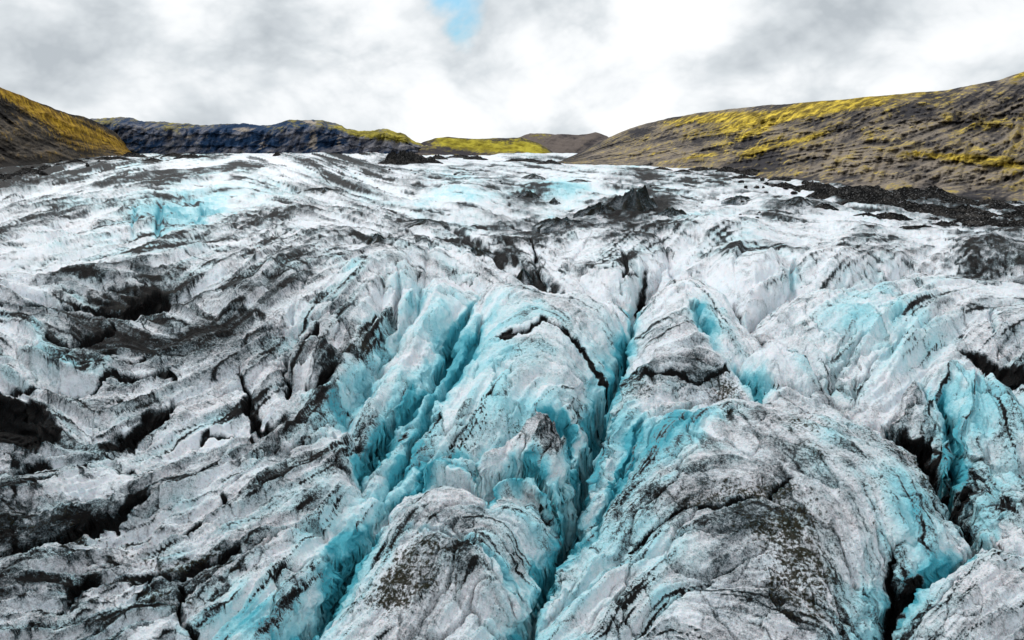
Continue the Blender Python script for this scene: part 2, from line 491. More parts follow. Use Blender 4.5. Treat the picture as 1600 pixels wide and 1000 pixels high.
# ---- traced cracks: (x, y, half width, depth), all in the same scale as the grid
CRACKS = [
    # kind b: bare blue walls; k: black debris in the bottom; n: neither
    ('b', [(1004, 432, 4, 18), (992, 458, 5, 30), (990, 500, 6, 45), (968, 555, 9, 70), (942, 600, 11, 100), (927, 650, 13, 130), (914, 710, 15, 140), (897, 770, 15, 130), (882, 830, 13, 115), (862, 880, 11, 95), (838, 930, 10, 80), (812, 990, 9, 65), (790, 1050, 9, 65)]),
    ('b', [(748, 445, 3, 12), (730, 480, 6, 36), (708, 520, 8, 56), (692, 560, 9, 56), (670, 592, 8, 50), (640, 625, 7, 44), (610, 655, 9, 65), (582, 692, 9, 65), (560, 730, 5, 30)]),
    ('n', [(628, 440, 3, 15), (621, 470, 5, 34), (613, 505, 6, 36), (598, 535, 4, 20)]),
    ('n', [(648, 448, 3, 14), (641, 480, 4, 22), (628, 512, 4, 20)]),
    ('b', [(662, 432, 4, 8), (652, 470, 8, 16), (622, 520, 9, 20), (592, 560, 9, 20), (560, 605, 9, 18), (520, 652, 7, 14)]),
    ('b', [(755, 500, 4, 14), (735, 530, 6, 26), (712, 575, 7, 30), (680, 612, 7, 30), (655, 652, 6, 26), (640, 690, 6, 24), (615, 732, 6, 22), (598, 772, 5, 18)]),
    ('k', [(780, 542, 3, 8), (850, 533, 4, 14), (900, 548, 4, 14), (945, 577, 5, 20)]),
    ('b', [(652, 738, 5, 26), (672, 706, 6, 40), (740, 702, 6, 40), (790, 697, 6, 42), (825, 672, 6, 44), (862, 667, 6, 44), (890, 666, 6, 50)]),
    ('b', [(715, 712, 4, 10), (722, 740, 5, 22), (742, 755, 6, 26), (765, 768, 6, 30)]),
    ('b', [(600, 792, 5, 18), (632, 762, 6, 30), (680, 738, 7, 46), (730, 742, 7, 46), (762, 772, 8, 56), (790, 760, 7, 48), (845, 768, 7, 56), (872, 795, 7, 60)]),
    ('b', [(602, 792, 5, 20), (572, 830, 8, 52), (545, 862, 10, 62), (520, 902, 11, 62), (500, 942, 10, 52), (470, 985, 9, 42), (440, 1030, 8, 36)]),
    ('b', [(640, 858, 3, 8), (690, 868, 4, 13), (740, 884, 5, 18), (790, 918, 6, 24), (832, 948, 6, 28)]),
    ('k', [(1148, 468, 5, 20), (1166, 502, 7, 40), (1190, 525, 6, 30), (1230, 555, 6, 28), (1272, 592, 6, 28), (1312, 628, 6, 30), (1352, 648, 7, 40), (1402, 660, 9, 60), (1442, 690, 11, 85), (1482, 732, 14, 105), (1502, 772, 14, 115), (1522, 802, 13, 100), (1535, 832, 10, 60), (1580, 870, 5, 20)]),
    ('n', [(1004, 652, 3, 15), (1058, 626, 4, 22), (1130, 613, 4, 20), (1200, 613, 4, 16), (1260, 630, 3, 12)]),
    ('b', [(1004, 640, 4, 20), (988, 680, 6, 32), (972, 722, 6, 36), (957, 762, 6, 32), (930, 822, 5, 22)]),
    ('k', [(1060, 822, 3, 12), (1130, 828, 5, 20), (1200, 812, 5, 22), (1228, 795, 4, 14)]),
    ('k', [(985, 872, 3, 10), (1030, 842, 3, 12), (1060, 822, 3, 12)]),
    ('k', [(1398, 870, 7, 50), (1398, 920, 13, 85), (1386, 970, 13, 85), (1370, 1030, 11, 80)]),
    ('b', [(1538, 835, 8, 56), (1505, 870, 8, 56), (1468, 892, 10, 66), (1430, 912, 10, 70), (1400, 935, 10, 70)]),
    ('b', [(1476, 630, 6, 30), (1486, 680, 9, 60), (1498, 722, 9, 60)]),
    ('b', [(1440, 590, 4, 12), (1452, 620, 5, 20), (1480, 640, 5, 24)]),
    ('k', [(1506, 768, 7, 50), (1560, 742, 6, 44), (1640, 735, 6, 44)]),
    ('n', [(1292, 606, 5, 26), (1322, 562, 4, 18), (1352, 535, 3, 10)]),
    ('n', [(1332, 602, 4, 20), (1372, 570, 4, 14), (1422, 528, 3, 10), (1470, 500, 3, 8)]),
    ('b', [(1170, 492, 5, 20), (1205, 462, 4, 14), (1240, 440, 4, 14)]),
    ('b', [(1242, 418, 3, 14), (1240, 446, 4, 16)]),
    ('b', [(1150, 568, 4, 20), (1170, 598, 6, 28), (1192, 617, 6, 24)]),
    ('b', [(1076, 498, 4, 20), (1092, 508, 6, 34), (1104, 530, 8, 40), (1112, 548, 6, 24)]),
    ('k', [(1000, 592, 3, 8), (1060, 592, 3, 10), (1098, 600, 3, 10), (1140, 580, 3, 8)]),
    ('k', [(1010, 415, 5, 10), (1005, 436, 8, 24)]),
    ('n', [(1042, 404, 3, 8), (1010, 440, 3, 12)]),
    ('b', [(1402, 505, 3, 10), (1396, 520, 4, 16)]),
    ('b', [(1555, 495, 3, 10), (1552, 520, 4, 16)]),
    # middle ground
    ('k', [(560, 386, 3, 7), (620, 376, 4, 10), (680, 371, 4, 12), (722, 375, 5, 13), (762, 391, 5, 15), (802, 411, 6, 18), (842, 430, 6, 18), (884, 442, 5, 14)]),
    ('k', [(676, 345, 3, 8), (720, 362, 4, 10), (745, 383, 5, 12), (802, 401, 4, 10)]),
    ('n', [(678, 376, 2, 5), (671, 402, 3, 7), (667, 428, 2, 5)]),
    ('n', [(721, 378, 2, 4), (716, 398, 2, 4)]),
    ('k', [(829, 374, 2, 7), (838, 400, 4, 14), (850, 432, 4, 14)]),
    ('k', [(974, 398, 3, 12), (978, 428, 4, 14)]),
    ('n', [(1034, 378, 2, 7), (1048, 412, 3, 10)]),
    ('n', [(930, 372, 2, 5), (905, 400, 2, 6), (880, 430, 2, 6)]),
    ('n', [(790, 384, 2, 5), (830, 372, 2, 6), (870, 366, 2, 5)]),
    # blue window on the left
    ('b', [(253, 332, 3, 9), (250, 360, 5, 17), (247, 382, 4, 9)]),
    ('b', [(216, 340, 2, 6), (206, 376, 3, 9)]),
    ('b', [(268, 330, 3, 5), (300, 345, 4, 8), (318, 362, 3, 6)]),
    ('b', [(318, 322, 3, 9), (316, 345, 4, 12)]),
    ('b', [(290, 310, 3, 5), (330, 322, 4, 7), (362, 326, 4, 7)]),
    # left slope
    ('k', [(-60, 497, 5, 15), (0, 490, 5, 17), (60, 484, 5, 18), (120, 482, 5, 20), (180, 488, 6, 25), (230, 491, 8, 35), (272, 480, 4, 14)]),
    ('k', [(82, 556, 4, 14), (120, 563, 5, 20), (146, 550, 7, 25), (178, 541, 5, 14)]),
    ('k', [(120, 617, 4, 10), (190, 611, 4, 15), (250, 599, 6, 20), (278, 609, 4, 10)]),
    ('k', [(-60, 618, 3, 10), (40, 616, 3, 10), (120, 617, 3, 10)]),
    ('k', [(200, 590, 3, 8), (240, 572, 3, 9), (280, 558, 3, 7)]),
    ('k', [(130, 640, 4, 12), (170, 652, 5, 16), (195, 646, 4, 12)]),
    ('k', [(442, 592, 4, 16), (460, 568, 5, 22), (478, 548, 6, 22), (495, 540, 4, 10)]),
    ('k', [(440, 596, 4, 16), (455, 622, 5, 20), (490, 625, 4, 16), (530, 595, 4, 16)]),
    ('n', [(410, 548, 3, 8), (450, 542, 4, 12), (500, 528, 4, 12), (545, 505, 3, 8)]),
    ('b', [(466, 505, 4, 10), (462, 526, 4, 14)]),
    ('k', [(-60, 770, 4, 20), (0, 748, 6, 28), (40, 733, 6, 28), (78, 728, 5, 14)]),
    ('k', [(60, 777, 3, 9), (100, 765, 3, 10), (160, 748, 3, 10), (210, 736, 3, 6)]),
    ('k', [(-60, 885, 8, 55), (0, 868, 9, 60), (60, 850, 10, 60), (112, 838, 9, 50), (160, 830, 10, 50), (200, 816, 8, 30), (232, 804, 4, 10)]),
    ('k', [(192, 812, 3, 10), (260, 782, 3, 10), (335, 758, 3, 8)]),
    ('k', [(100, 965, 6, 20), (112, 948, 9, 34), (134, 930, 10, 40), (162, 915, 7, 20)]),
    ('b', [(118, 895, 3, 10), (124, 925, 4, 14)]),
    ('k', [(210, 928, 5, 12), (280, 906, 8, 28), (332, 890, 9, 34), (372, 880, 5, 18)]),
    ('k', [(290, 935, 5, 20), (280, 970, 8, 40), (300, 1010, 8, 40)]),
    ('k', [(242, 862, 4, 12), (282, 846, 5, 15), (322, 822, 5, 15), (352, 795, 4, 10)]),
    ('n', [(318, 831, 2, 5), (402, 846, 2, 6)]),
    ('n', [(385, 745, 3, 10), (470, 712, 4, 14), (520, 690, 4, 12)]),
    ('k', [(300, 708, 3, 8), (330, 690, 3, 8), (395, 700, 3, 8)]),
    ('n', [(430, 700, 3, 12), (435, 722, 4, 14)]),
    ('n', [(395, 880, 3, 12), (440, 850, 4, 18), (490, 832, 5, 20), (510, 850, 4, 10)]),
    ('k', [(0, 270, 3, 5), (60, 290, 3, 5)]),
]
PITS = [  # kind, depth, softness, outline
    ('b', 60, 8, [(836, 645), (872, 630), (898, 648), (896, 690), (872, 694), (850, 692), (836, 675)]),
    ('k', 40, 5, [(192, 490), (214, 468), (236, 459), (262, 464), (272, 478), (246, 492)]),
    ('k', 50, 9, [(-90, 640), (40, 630), (62, 640), (102, 690), (86, 714), (0, 717), (-90, 717)]),
    ('k', 48, 6, [(158, 711), (200, 684), (234, 654), (278, 643), (268, 664), (242, 686), (216, 712), (186, 717)]),
    ('k', 46, 5, [(375, 592), (388, 630), (402, 668), (430, 684), (406, 700), (389, 682), (378, 640)]),
    ('k', 34, 5, [(1506, 545), (1545, 552), (1600, 575), (1680, 600), (1680, 620), (1590, 596), (1540, 575)]),
    ('k', 40, 5, [(1405, 660), (1422, 652), (1470, 700), (1495, 745), (1500, 775), (1470, 745), (1440, 705)]),
    ('k', 60, 6, [(1392, 902), (1440, 895), (1408, 945), (1392, 950)]),
    ('k', 18, 4, [(572, 392), (590, 378), (612, 388), (596, 396)]),
]
MOUNDS = [  # cx, cy, rx, ry, height
    (830, 500, 150, 70, 12), (1210, 760, 240, 120, 22), (715, 850, 120, 90, 18), (1090, 520, 80, 60, 10), (1330, 500, 140, 60, 10),
    (1235, 590, 60, 40, 10), (1180, 415, 60, 22, 10), (1295, 418, 48, 20, 14), (1390, 402, 60, 14, 8), (1545, 395, 75, 18, 14), (1120, 365, 60, 18, 9),
    (1035, 400, 40, 18, 6), (730, 310, 50, 18, 7), (840, 345, 120, 20, -9), (1030, 372, 160, 14, 7), (640, 400, 60, 16, 5), (250, 345, 110, 30, 6), (240, 470, 130, 22, -10), (420, 480, 70, 60, 6),
    (845, 720, 40, 36, 16), (690, 722, 40, 16, 6), (490, 585, 45, 26, 14), (1500, 620, 90, 50, 12), (1530, 930, 100, 80, 20), (1580, 780, 60, 40, 12),
    (330, 690, 60, 26, 8), (140, 590, 110, 16, 8), (60, 540, 90, 20, 6), (150, 780, 160, 30, 10), (380, 770, 110, 40, 8), (90, 905, 130, 40, 8), (420, 870, 100, 60, 10), (240, 985, 60, 30, 8),
    (470, 270, 60, 18, 5), (1255, 325, 40, 9, 5), (870, 295, 60, 9, 4), (560, 640, 60, 60, 6), (640, 560, 40, 60, 5),
]
RIDGES = [  # x, y, half width, height
    [(230, 795, 10, 8), (300, 765, 11, 10), (380, 728, 11, 10), (445, 695, 9, 8)],
    [(150, 605, 7, 6), (240, 582, 8, 7), (300, 560, 9, 8), (360, 520, 10, 9), (400, 480, 8, 7), (440, 440, 6, 5)],
    [(0, 555, 8, 6), (60, 575, 9, 7), (110, 600, 9, 7)],
    [(80, 490, 6, 5), (140, 512, 7, 6), (190, 545, 7, 5)],
    [(220, 495, 5, 5), (260, 515, 6, 6), (300, 540, 6, 5)],
    [(650, 335, 6, -4), (760, 345, 10, -5), (860, 360, 12, -5)],
    [(690, 430, 10, 6), (680, 480, 12, 7), (660, 540, 10, 6)],
    [(770, 440, 12, 7), (745, 500, 9, 6)],
    [(500, 560, 6, 5), (560, 520, 7, 6), (590, 460, 6, 5)],
    [(1050, 430, 14, 7), (1110, 470, 14, 7), (1180, 530, 12, 6), (1250, 580, 10, 5)],
    [(1290, 480, 9, 6), (1340, 460, 9, 5), (1420, 440, 8, 4)], [(1340, 520, 9, 6), (1400, 490, 9, 5)], [(1390, 560, 10, 6), (1450, 510, 10, 5)],
    [(0, 800, 12, 8), (100, 785, 12, 8), (180, 770, 10, 6)],
    [(200, 940, 6, 6), (280, 925, 7, 7), (340, 905, 5, 5)],
]

brk = sstep(.36, .56, fbm(PX / 17, PY / 17, 12, 3, .6))
drop = np.zeros((NR, NC), F32)
blue_f = np.zeros((NR, NC), F32)
debris_f = np.zeros((NR, NC), F32)
relief = np.zeros((NR, NC), F32)


def crop(x_lo, x_hi, y_lo, y_hi):
    i0 = max(0, int((y_lo - Y0) / G))
    i1 = min(NR, int((y_hi - Y0) / G) + 2)
    j0 = max(0, int((x_lo - X0) / G))
    j1 = min(NC, int((x_hi - X0) / G) + 2)
    return slice(i0, max(i0, i1)), slice(j0, max(j0, j1))


def seg_fields(pts, reach):
    for (xa, ya, wa, da), (xb, yb, wb, db) in zip(pts, pts[1:]):
        R = reach(max(wa, wb)) + 20
        sl = crop(min(xa, xb) - R, max(xa, xb) + R, min(ya, yb) - R, max(ya, yb) + R)
        qx, qy = WX[sl], WY[sl]
        if qx.size == 0:
            continue
        ux, uy = xb - xa, yb - ya
        t = np.clip(((qx - xa) * ux + (qy - ya) * uy) / (ux * ux + uy * uy + 1e-6), 0, 1)
        r = np.hypot(qx - xa - t * ux, qy - ya - t * uy)
        yield sl, r, wa + (wb - wa) * t, da + (db - da) * t


wid = 0.45 + 1.1 * fbm(PX / 38, PY / 38, 15, 3, .6)
for kind, pts in CRACKS:
    for sl, r, w, d in seg_fields(pts, lambda w: 9 * w):
        mod = wid[sl]
        w, d = w * mod, d * (0.6 + 0.4 * mod)
        core = 1 - sstep(0.35 * w, 1.25 * w, r)
        shoulder = np.exp(-(r / (4.2 * w)) ** 2)
        dr = d * (0.70 * core + 0.30 * shoulder)
        drop[sl] = np.maximum(drop[sl], dr)
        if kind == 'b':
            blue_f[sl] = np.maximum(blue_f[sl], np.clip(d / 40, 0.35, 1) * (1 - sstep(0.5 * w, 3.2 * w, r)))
        if kind == 'k':
            debris_f[sl] = np.maximum(debris_f[sl], (1 - sstep(0.3 * w, 1.2 * w, r)) * (brk[sl] if pts[0][1] < 470 else 1))


def poly_inside(poly, sl, qx, qy):
    ins = np.zeros(qx.shape, bool)
    dist = np.full(qx.shape, 1e9, F32)
    for (xa, ya), (xb, yb) in zip(poly, poly[1:] + poly[:1]):
        ux, uy = xb - xa, yb - ya
        t = np.clip(((qx - xa) * ux + (qy - ya) * uy) / (ux * ux + uy * uy + 1e-6), 0, 1)
        dist = np.minimum(dist, np.hypot(qx - xa - t * ux, qy - ya - t * uy))
        if ya != yb:
            ins ^= ((ya > qy) != (yb > qy)) & (qx < ux * (qy - ya) / uy + xa)
    return np.where(ins, dist, -dist)


for kind, d, soft, poly in PITS:
    ax = [p[0] for p in poly]
    ay = [p[1] for p in poly]
    sl = crop(min(ax) - 50, max(ax) + 50, min(ay) - 50, max(ay) + 50)
    sd = poly_inside(poly, sl, WX[sl], WY[sl])
    k = sstep(-soft * 0.5, soft * 2.2, sd)
    drop[sl] = np.maximum(drop[sl], d * k)
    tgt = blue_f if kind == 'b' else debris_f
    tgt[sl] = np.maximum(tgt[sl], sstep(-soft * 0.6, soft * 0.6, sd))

BLOCKS = [
    ('serac', 'broad blue and white serac with stepped face left of the deepest crevasse', 'serac',
     [(750, 438), (800, 432), (890, 446), (950, 452), (990, 452), (990, 500), (968, 555), (942, 600), (927, 650), (914, 705), (890, 666), (862, 667), (825, 672), (790, 697), (740, 702), (672, 706), (652, 738), (620, 775), (598, 772), (615, 732), (640, 690), (655, 652), (680, 612), (712, 575), (735, 530), (755, 500)]),
    ('ice_fin', 'narrow blue striped ice fin squeezed between two crevasses left of the broad serac', 'ice fin',
     [(748, 440), (755, 500), (735, 530), (712, 575), (680, 612), (655, 652), (640, 690), (615, 732), (598, 772), (575, 762), (560, 730), (582, 692), (610, 655), (640, 625), (670, 592), (692, 560), (708, 520), (730, 480)]),
    ('ice_fin', 'white topped ice fin with bright blue left edge, flanked by a blue crevasse', 'ice fin',
     [(662, 428), (700, 420), (748, 438), (730, 480), (708, 520), (692, 560), (670, 592), (640, 625), (610, 655), (582, 692), (560, 700), (540, 670), (560, 605), (592, 560), (622, 520), (652, 470)]),
    ('ice_fin', 'pair of grey fluted ice columns split by a dark groove', 'ice fin',
     [(606, 440), (628, 428), (662, 430), (652, 470), (622, 520), (600, 548), (585, 530), (595, 480)]),
    ('ice_block', 'jagged grey ice block with small spikes wedged beside the deepest crevasse', 'ice block',
     [(652, 738), (672, 706), (740, 702), (790, 697), (825, 672), (862, 667), (890, 666), (914, 705), (897, 770), (882, 826), (872, 795), (845, 768), (790, 760), (762, 772), (730, 742), (680, 738), (632, 762)]),
    ('ice_block', 'lumpy grey ice block smeared with black silt, at the foot of the broad serac', 'ice block',
     [(602, 792), (632, 762), (680, 738), (730, 742), (762, 772), (790, 760), (845, 768), (872, 795), (882, 830), (862, 880), (838, 930), (812, 990), (790, 1050), (770, 1100), (440, 1100), (440, 1030), (470, 985), (500, 942), (520, 902), (545, 862), (572, 830)]),
    ('ice_dome', 'huge rounded ice dome streaked grey and white, the largest mass of ice', 'ice dome',
     [(1004, 645), (1058, 626), (1130, 613), (1200, 613), (1260, 630), (1312, 630), (1352, 648), (1402, 660), (1442, 690), (1482, 732), (1502, 772), (1522, 802), (1535, 832), (1505, 870), (1468, 892), (1430, 912), (1398, 920), (1386, 970), (1370, 1030), (1350, 1110), (770, 1110), (790, 1050), (812, 990), (838, 930), (862, 880), (882, 830), (930, 822), (957, 762), (972, 722), (988, 680)]),
    ('serac', 'pale terraced serac with a small turquoise hollow, right of the deepest crevasse', 'serac',
     [(1004, 434), (1042, 412), (1100, 420), (1148, 468), (1166, 502), (1190, 525), (1210, 540), (1165, 552), (1150, 568), (1170, 598), (1192, 617), (1130, 613), (1058, 626), (1004, 645), (988, 680), (972, 722), (957, 762), (930, 822), (882, 830), (897, 770), (914, 710), (927, 650), (942, 600), (968, 555), (990, 500), (992, 458)]),
    ('ice_block', 'clean white wedge shaped ice block with a pale blue left face above the dome', 'ice block',
     [(1210, 540), (1230, 555), (1272, 592), (1312, 628), (1260, 630), (1200, 613), (1192, 617), (1170, 598), (1150, 568), (1165, 552)]),
    ('ice_ridge', 'wide pale ridge of diagonal ice folds tinted light blue', 'ice ridge',
     [(1170, 492), (1205, 462), (1240, 446), (1330, 440), (1420, 412), (1520, 412), (1700, 440), (1700, 600), (1590, 596), (1540, 575), (1506, 550), (1450, 570), (1440, 590), (1400, 625), (1402, 660), (1352, 648), (1312, 628), (1272, 592), (1230, 555), (1190, 525), (1166, 502)]),
    ('ice_block', 'sheer blue walled ice block under a black hollow', 'ice block',
     [(1440, 590), (1450, 570), (1506, 550), (1540, 575), (1590, 596), (1700, 625), (1700, 735), (1640, 735), (1560, 742), (1506, 768), (1498, 722), (1486, 680), (1476, 635), (1452, 620)]),
    ('ice_block', 'small grey ice block tilted against the sheer blue wall', 'ice block',
     [(1440, 590), (1452, 620), (1476, 635), (1486, 680), (1498, 722), (1506, 768), (1482, 732), (1442, 690), (1402, 660), (1400, 625)]),
    ('ice_block', 'shadowed blue ice block below the sheer blue wall, beside the black crevasse', 'ice block',
     [(1506, 768), (1560, 742), (1640, 735), (1700, 735), (1700, 880), (1640, 880), (1580, 870), (1535, 832), (1522, 802)]),
    ('ice_block', 'pale grey ice block with crazed surface in the lower right corner', 'ice block',
     [(1535, 832), (1580, 870), (1640, 880), (1720, 880), (1720, 1110), (1350, 1110), (1370, 1030), (1386, 970), (1398, 935), (1430, 912), (1468, 892), (1505, 870)]),
    ('ice_block', 'rounded dull grey ice block ringed by black cracks', 'ice block',
     [(442, 592), (460, 568), (478, 548), (510, 550), (535, 565), (530, 595), (490, 625), (455, 622)]),
    ('ice_hummock', 'small cracked ice hummock above the pale terraced serac', 'ice hummock',
     [(1148, 468), (1145, 430), (1165, 404), (1200, 400), (1242, 418), (1240, 446), (1205, 462), (1170, 492), (1166, 502)]),
    ('ice_hummock', 'brownish ice hummock behind the ridge of diagonal folds', 'ice hummock',
     [(1242, 418), (1270, 400), (1330, 396), (1360, 415), (1330, 440), (1240, 446)]),
    ('ice_ridge', 'long grey ice ridge lying between two black slits at the left edge', 'ice ridge',
     [(-120, 772), (0, 750), (40, 735), (78, 730), (210, 736), (300, 708), (395, 700), (385, 745), (335, 758), (260, 782), (232, 804), (200, 816), (160, 830), (112, 838), (60, 850), (0, 868), (-120, 890)]),
    ('ice_ridge', 'dull dark streaked ice slope under the lowest black slit at the left edge', 'ice ridge',
     [(-120, 890), (0, 868), (60, 850), (112, 838), (160, 830), (200, 816), (242, 862), (282, 846), (322, 822), (352, 795), (400, 830), (372, 880), (332, 890), (280, 906), (210, 928), (162, 915), (134, 930), (112, 948), (100, 965), (60, 1110), (-120, 1110)]),
    ('ice_ridge', 'low ice ridge smeared with black and olive silt at the bottom left', 'ice ridge',
     [(100, 965), (112, 948), (134, 930), (162, 915), (210, 928), (280, 906), (332, 890), (372, 880), (290, 935), (280, 970), (300, 1010), (300, 1110), (60, 1110)]),
    ('ice_block', 'grey ice block with a blue foot, left of the blue trench at the bottom', 'ice block',
     [(290, 935), (372, 880), (440, 850), (490, 832), (510, 850), (545, 862), (520, 902), (500, 942), (470, 985), (440, 1030), (440, 1110), (300, 1110), (300, 1010), (280, 970)]),
    ('ice_ridge', 'grooved ice ridge climbing diagonally from the left slits to the blue fins', 'ice ridge',
     [(232, 804), (260, 782), (335, 758), (385, 745), (470, 712), (520, 690), (560, 730), (598, 772), (602, 792), (572, 830), (545, 862), (510, 850), (490, 832), (440, 850), (372, 880), (400, 830), (352, 795), (322, 822), (282, 846), (242, 862), (200, 816)]),
    ('ice_block', 'small pale ice block between two black gashes on the left slope', 'ice block',
     [(278, 643), (320, 620), (375, 592), (388, 630), (402, 668), (425, 684), (406, 700), (330, 690), (300, 708), (230, 712), (242, 686), (268, 664)]),
    ('ice_ridge', 'striped teal and white ice slope below the long black slit on the left', 'ice ridge',
     [(-120, 500), (0, 490), (60, 484), (120, 482), (180, 488), (230, 491), (272, 480), (330, 520), (360, 540), (280, 558), (240, 572), (200, 590), (120, 617), (40, 616), (-120, 618)]),
]

RAISED = [  # height, softness, outline at its foot
    (50, 6, [(655, 752), (690, 742), (745, 744), (790, 728), (832, 706), (858, 700), (866, 726), (876, 730), (884, 702), (898, 706), (896, 760), (880, 812), (845, 790), (800, 776), (765, 782), (735, 766), (690, 764)]),
    (18, 7, [(1185, 585), (1222, 566), (1262, 600), (1308, 640), (1255, 640), (1205, 632), (1188, 620)]),
    (14, 6, [(450, 598), (472, 572), (510, 566), (532, 590), (512, 616), (476, 624)]),
    (18, 5, [(1412, 672), (1440, 668), (1474, 700), (1484, 736), (1455, 722), (1425, 696)]),
    (10, 5, [(270, 690), (330, 676), (370, 690), (350, 712), (290, 716)]),
    (12, 5, [(700, 905), (760, 890), (800, 915), (810, 960), (740, 965)]),
    (8, 4, [(1060, 520), (1120, 560), (1140, 590), (1060, 596), (1010, 580)]),
    (8, 4, [(990, 408), (1035, 396), (1050, 418), (1000, 428)]),
    (9, 4, [(1170, 430), (1200, 412), (1236, 430), (1230, 452), (1180, 460)]),
]
for h_, soft, poly in RAISED:
    ax = [p[0] for p in poly]
    ay = [p[1] for p in poly]
    sl = crop(min(ax) - 40, max(ax) + 40, min(ay) - 40, max(ay) + 40)
    sd = poly_inside(poly, sl, WX[sl], WY[sl])
    relief[sl] += h_ * (0.75 * sstep(-soft * .5, soft, sd) + 0.25 * np.clip(sd / 30, 0, 1))
# every block bulges between its borders
valley = np.zeros((NR, NC), F32)
for nm, lab, cat, poly in BLOCKS:
    ax = [p[0] for p in poly]
    ay = [p[1] for p in poly]
    sl = crop(min(ax) - 160, max(ax) + 160, min(ay) - 160, max(ay) + 160)
    sd = poly_inside(poly, sl, WX[sl], WY[sl])
    sz = math.sqrt((max(ax) - min(ax)) * (max(ay) - min(ay)))
    A, Lk = min(46, 0.16 * sz + 6), min(60, 0.16 * sz + 6)
    A *= 0.35 if min(ax) < 300 and max(ax) < 650 else 1.0
    valley[sl] = np.maximum(valley[sl], A * np.where(sd > 0, np.exp(-(np.maximum(sd, 0) / Lk)), np.exp(np.minimum(sd, 0) / (0.5 * Lk))))
relief += 24 * np.clip((PY - 320) / 140, 0, 1) - valley

for cx, cy, rx, ry, h in MOUNDS:
    sl = crop(cx - 3 * rx, cx + 3 * rx, cy - 3 * ry, cy + 3 * ry)
    q = ((PX[sl] - cx) / rx) ** 2 + ((PY[sl] - cy) / ry) ** 2
    relief[sl] += 1.4 * h * np.exp(-q ** 1.3 * 0.9)
for pts in RIDGES:
    best = {}
    acc = np.zeros((NR, NC), F32)
    for sl, r, w, d in seg_fields(pts, lambda w: 5 * w):
        v = d * np.exp(-(r / (1.3 * w)) ** 2)
        acc[sl] = np.where(np.abs(v) > np.abs(acc[sl]), v, acc[sl])
    relief += acc

# ---- broken plates: cells stretched along the flow, each shifted and tilted
Yrow = row_Y(ys)
zrow = macro(Yrow)
drow = depth_of(Yrow, zrow)
WXw = ((PX - 800) / FOC) * drow[:, None].astype(F32)
WYw = np.repeat(Yrow[:, None], NC, 1).astype(F32)
MPP = (drow / FOC)[:, None].astype(F32)                   # metres per photo pixel
dYdp = np.gradient(Yrow, ys)[:, None].astype(F32)
ang_full = resample(np.cos(2 * ang).astype(F32), NR, NC), resample(np.sin(2 * ang).astype(F32), NR, NC)
a_img = 0.5 * np.arctan2(ang_full[1], ang_full[0])
dxw, dyw = np.cos(a_img) * MPP, -np.sin(a_img) * dYdp
nrm = np.hypot(dxw, dyw)
CA, SA = dxw / nrm, dyw / nrm


def plates(size, an, seed):
    wob = 0.55
    U = WXw / size + wob * (fbm(WXw / size * 1.3, WYw / size * 1.3, seed, 4, .6) - .5)
    Vv = WYw / size + wob * (fbm(WXw / size * 1.3, WYw / size * 1.3, seed + 4, 4, .6) - .5)
    iu, iv = np.floor(U).astype(np.int32), np.floor(Vv).astype(np.int32)
    F1 = np.full(U.shape, 9, F32)
    F2 = np.full(U.shape, 9, F32)
    ID = np.zeros(U.shape, np.int32)
    P1 = np.zeros(U.shape, F32)
    Q1 = np.zeros(U.shape, F32)
    A, B = TAB[seed % 8], TAB[(seed + 3) % 8]
    for i in range(-2, 3):
        for j in range(-2, 3):
            cu, cv = iu + i, iv + j
            hu, hv = cu & 255, cv & 255
            dx = cu + A[hv, hu] - U
            dy = cv + B[hv, hu] - Vv
            p_ = (dx * CA + dy * SA) / an
            q_ = (dy * CA - dx * SA) * 1.15
            r = np.sqrt(p_ * p_ + q_ * q_).astype(F32)
            nearer = r < F1
            F2 = np.where(nearer, F1, np.minimum(F2, r))
            F1 = np.where(nearer, r, F1)
            ID = np.where(nearer, hv * 256 + hu, ID)
            P1 = np.where(nearer, p_, P1)
            Q1 = np.where(nearer, q_, Q1)
    R = [TAB[(seed + k) % 8].ravel()[ID] for k in (1, 2, 5, 6)]
    shape = (R[0] - .5) + 1.3 * (R[1] - .5) * P1 + 1.6 * (R[2] - .5) * Q1
    edge = (1 - sstep(0.0, 0.10, F2 - F1)) * sstep(0.35, 0.75, R[3])
    dome = 1 - F1
    return shape, edge, R[3], dome


pl1, ed1, rn1, dm1 = plates(7.5, 2.1, 2)
pl2, ed2, rn2, dm2 = plates(2.6, 1.9, 5)
pl3, ed3, rn3, dm3 = plates(1.1, 1.6, 7)
ed3 = ed3 * (drow < 130)[:, None]
calm = (1 - 0.45 / (1 + np.exp((PX - 480 - 0.35 * (700 - PY)) / 60))) * (1 - 0.62 * np.exp(-((PX - 1210) / 200) ** 2 - ((PY - 780) / 150) ** 2)) - 0.55 * np.exp(-((PX - 1350) / 170) ** 2 - ((PY - 490) / 70) ** 2) - 0.6 * np.exp(-((PX - 800) / 130) ** 2 - ((PY - 500) / 80) ** 2)

dome_w = np.exp(-(((PX - 1210) / 230) ** 2 + ((PY - 800) / 170) ** 2) ** 2) + 0.8 * np.exp(-(((PX - 820) / 140) ** 2 + ((PY - 520) / 90) ** 2) ** 2) + 0.6 * np.exp(-(((PX - 715) / 110) ** 2 + ((PY - 880) / 90) ** 2) ** 2)

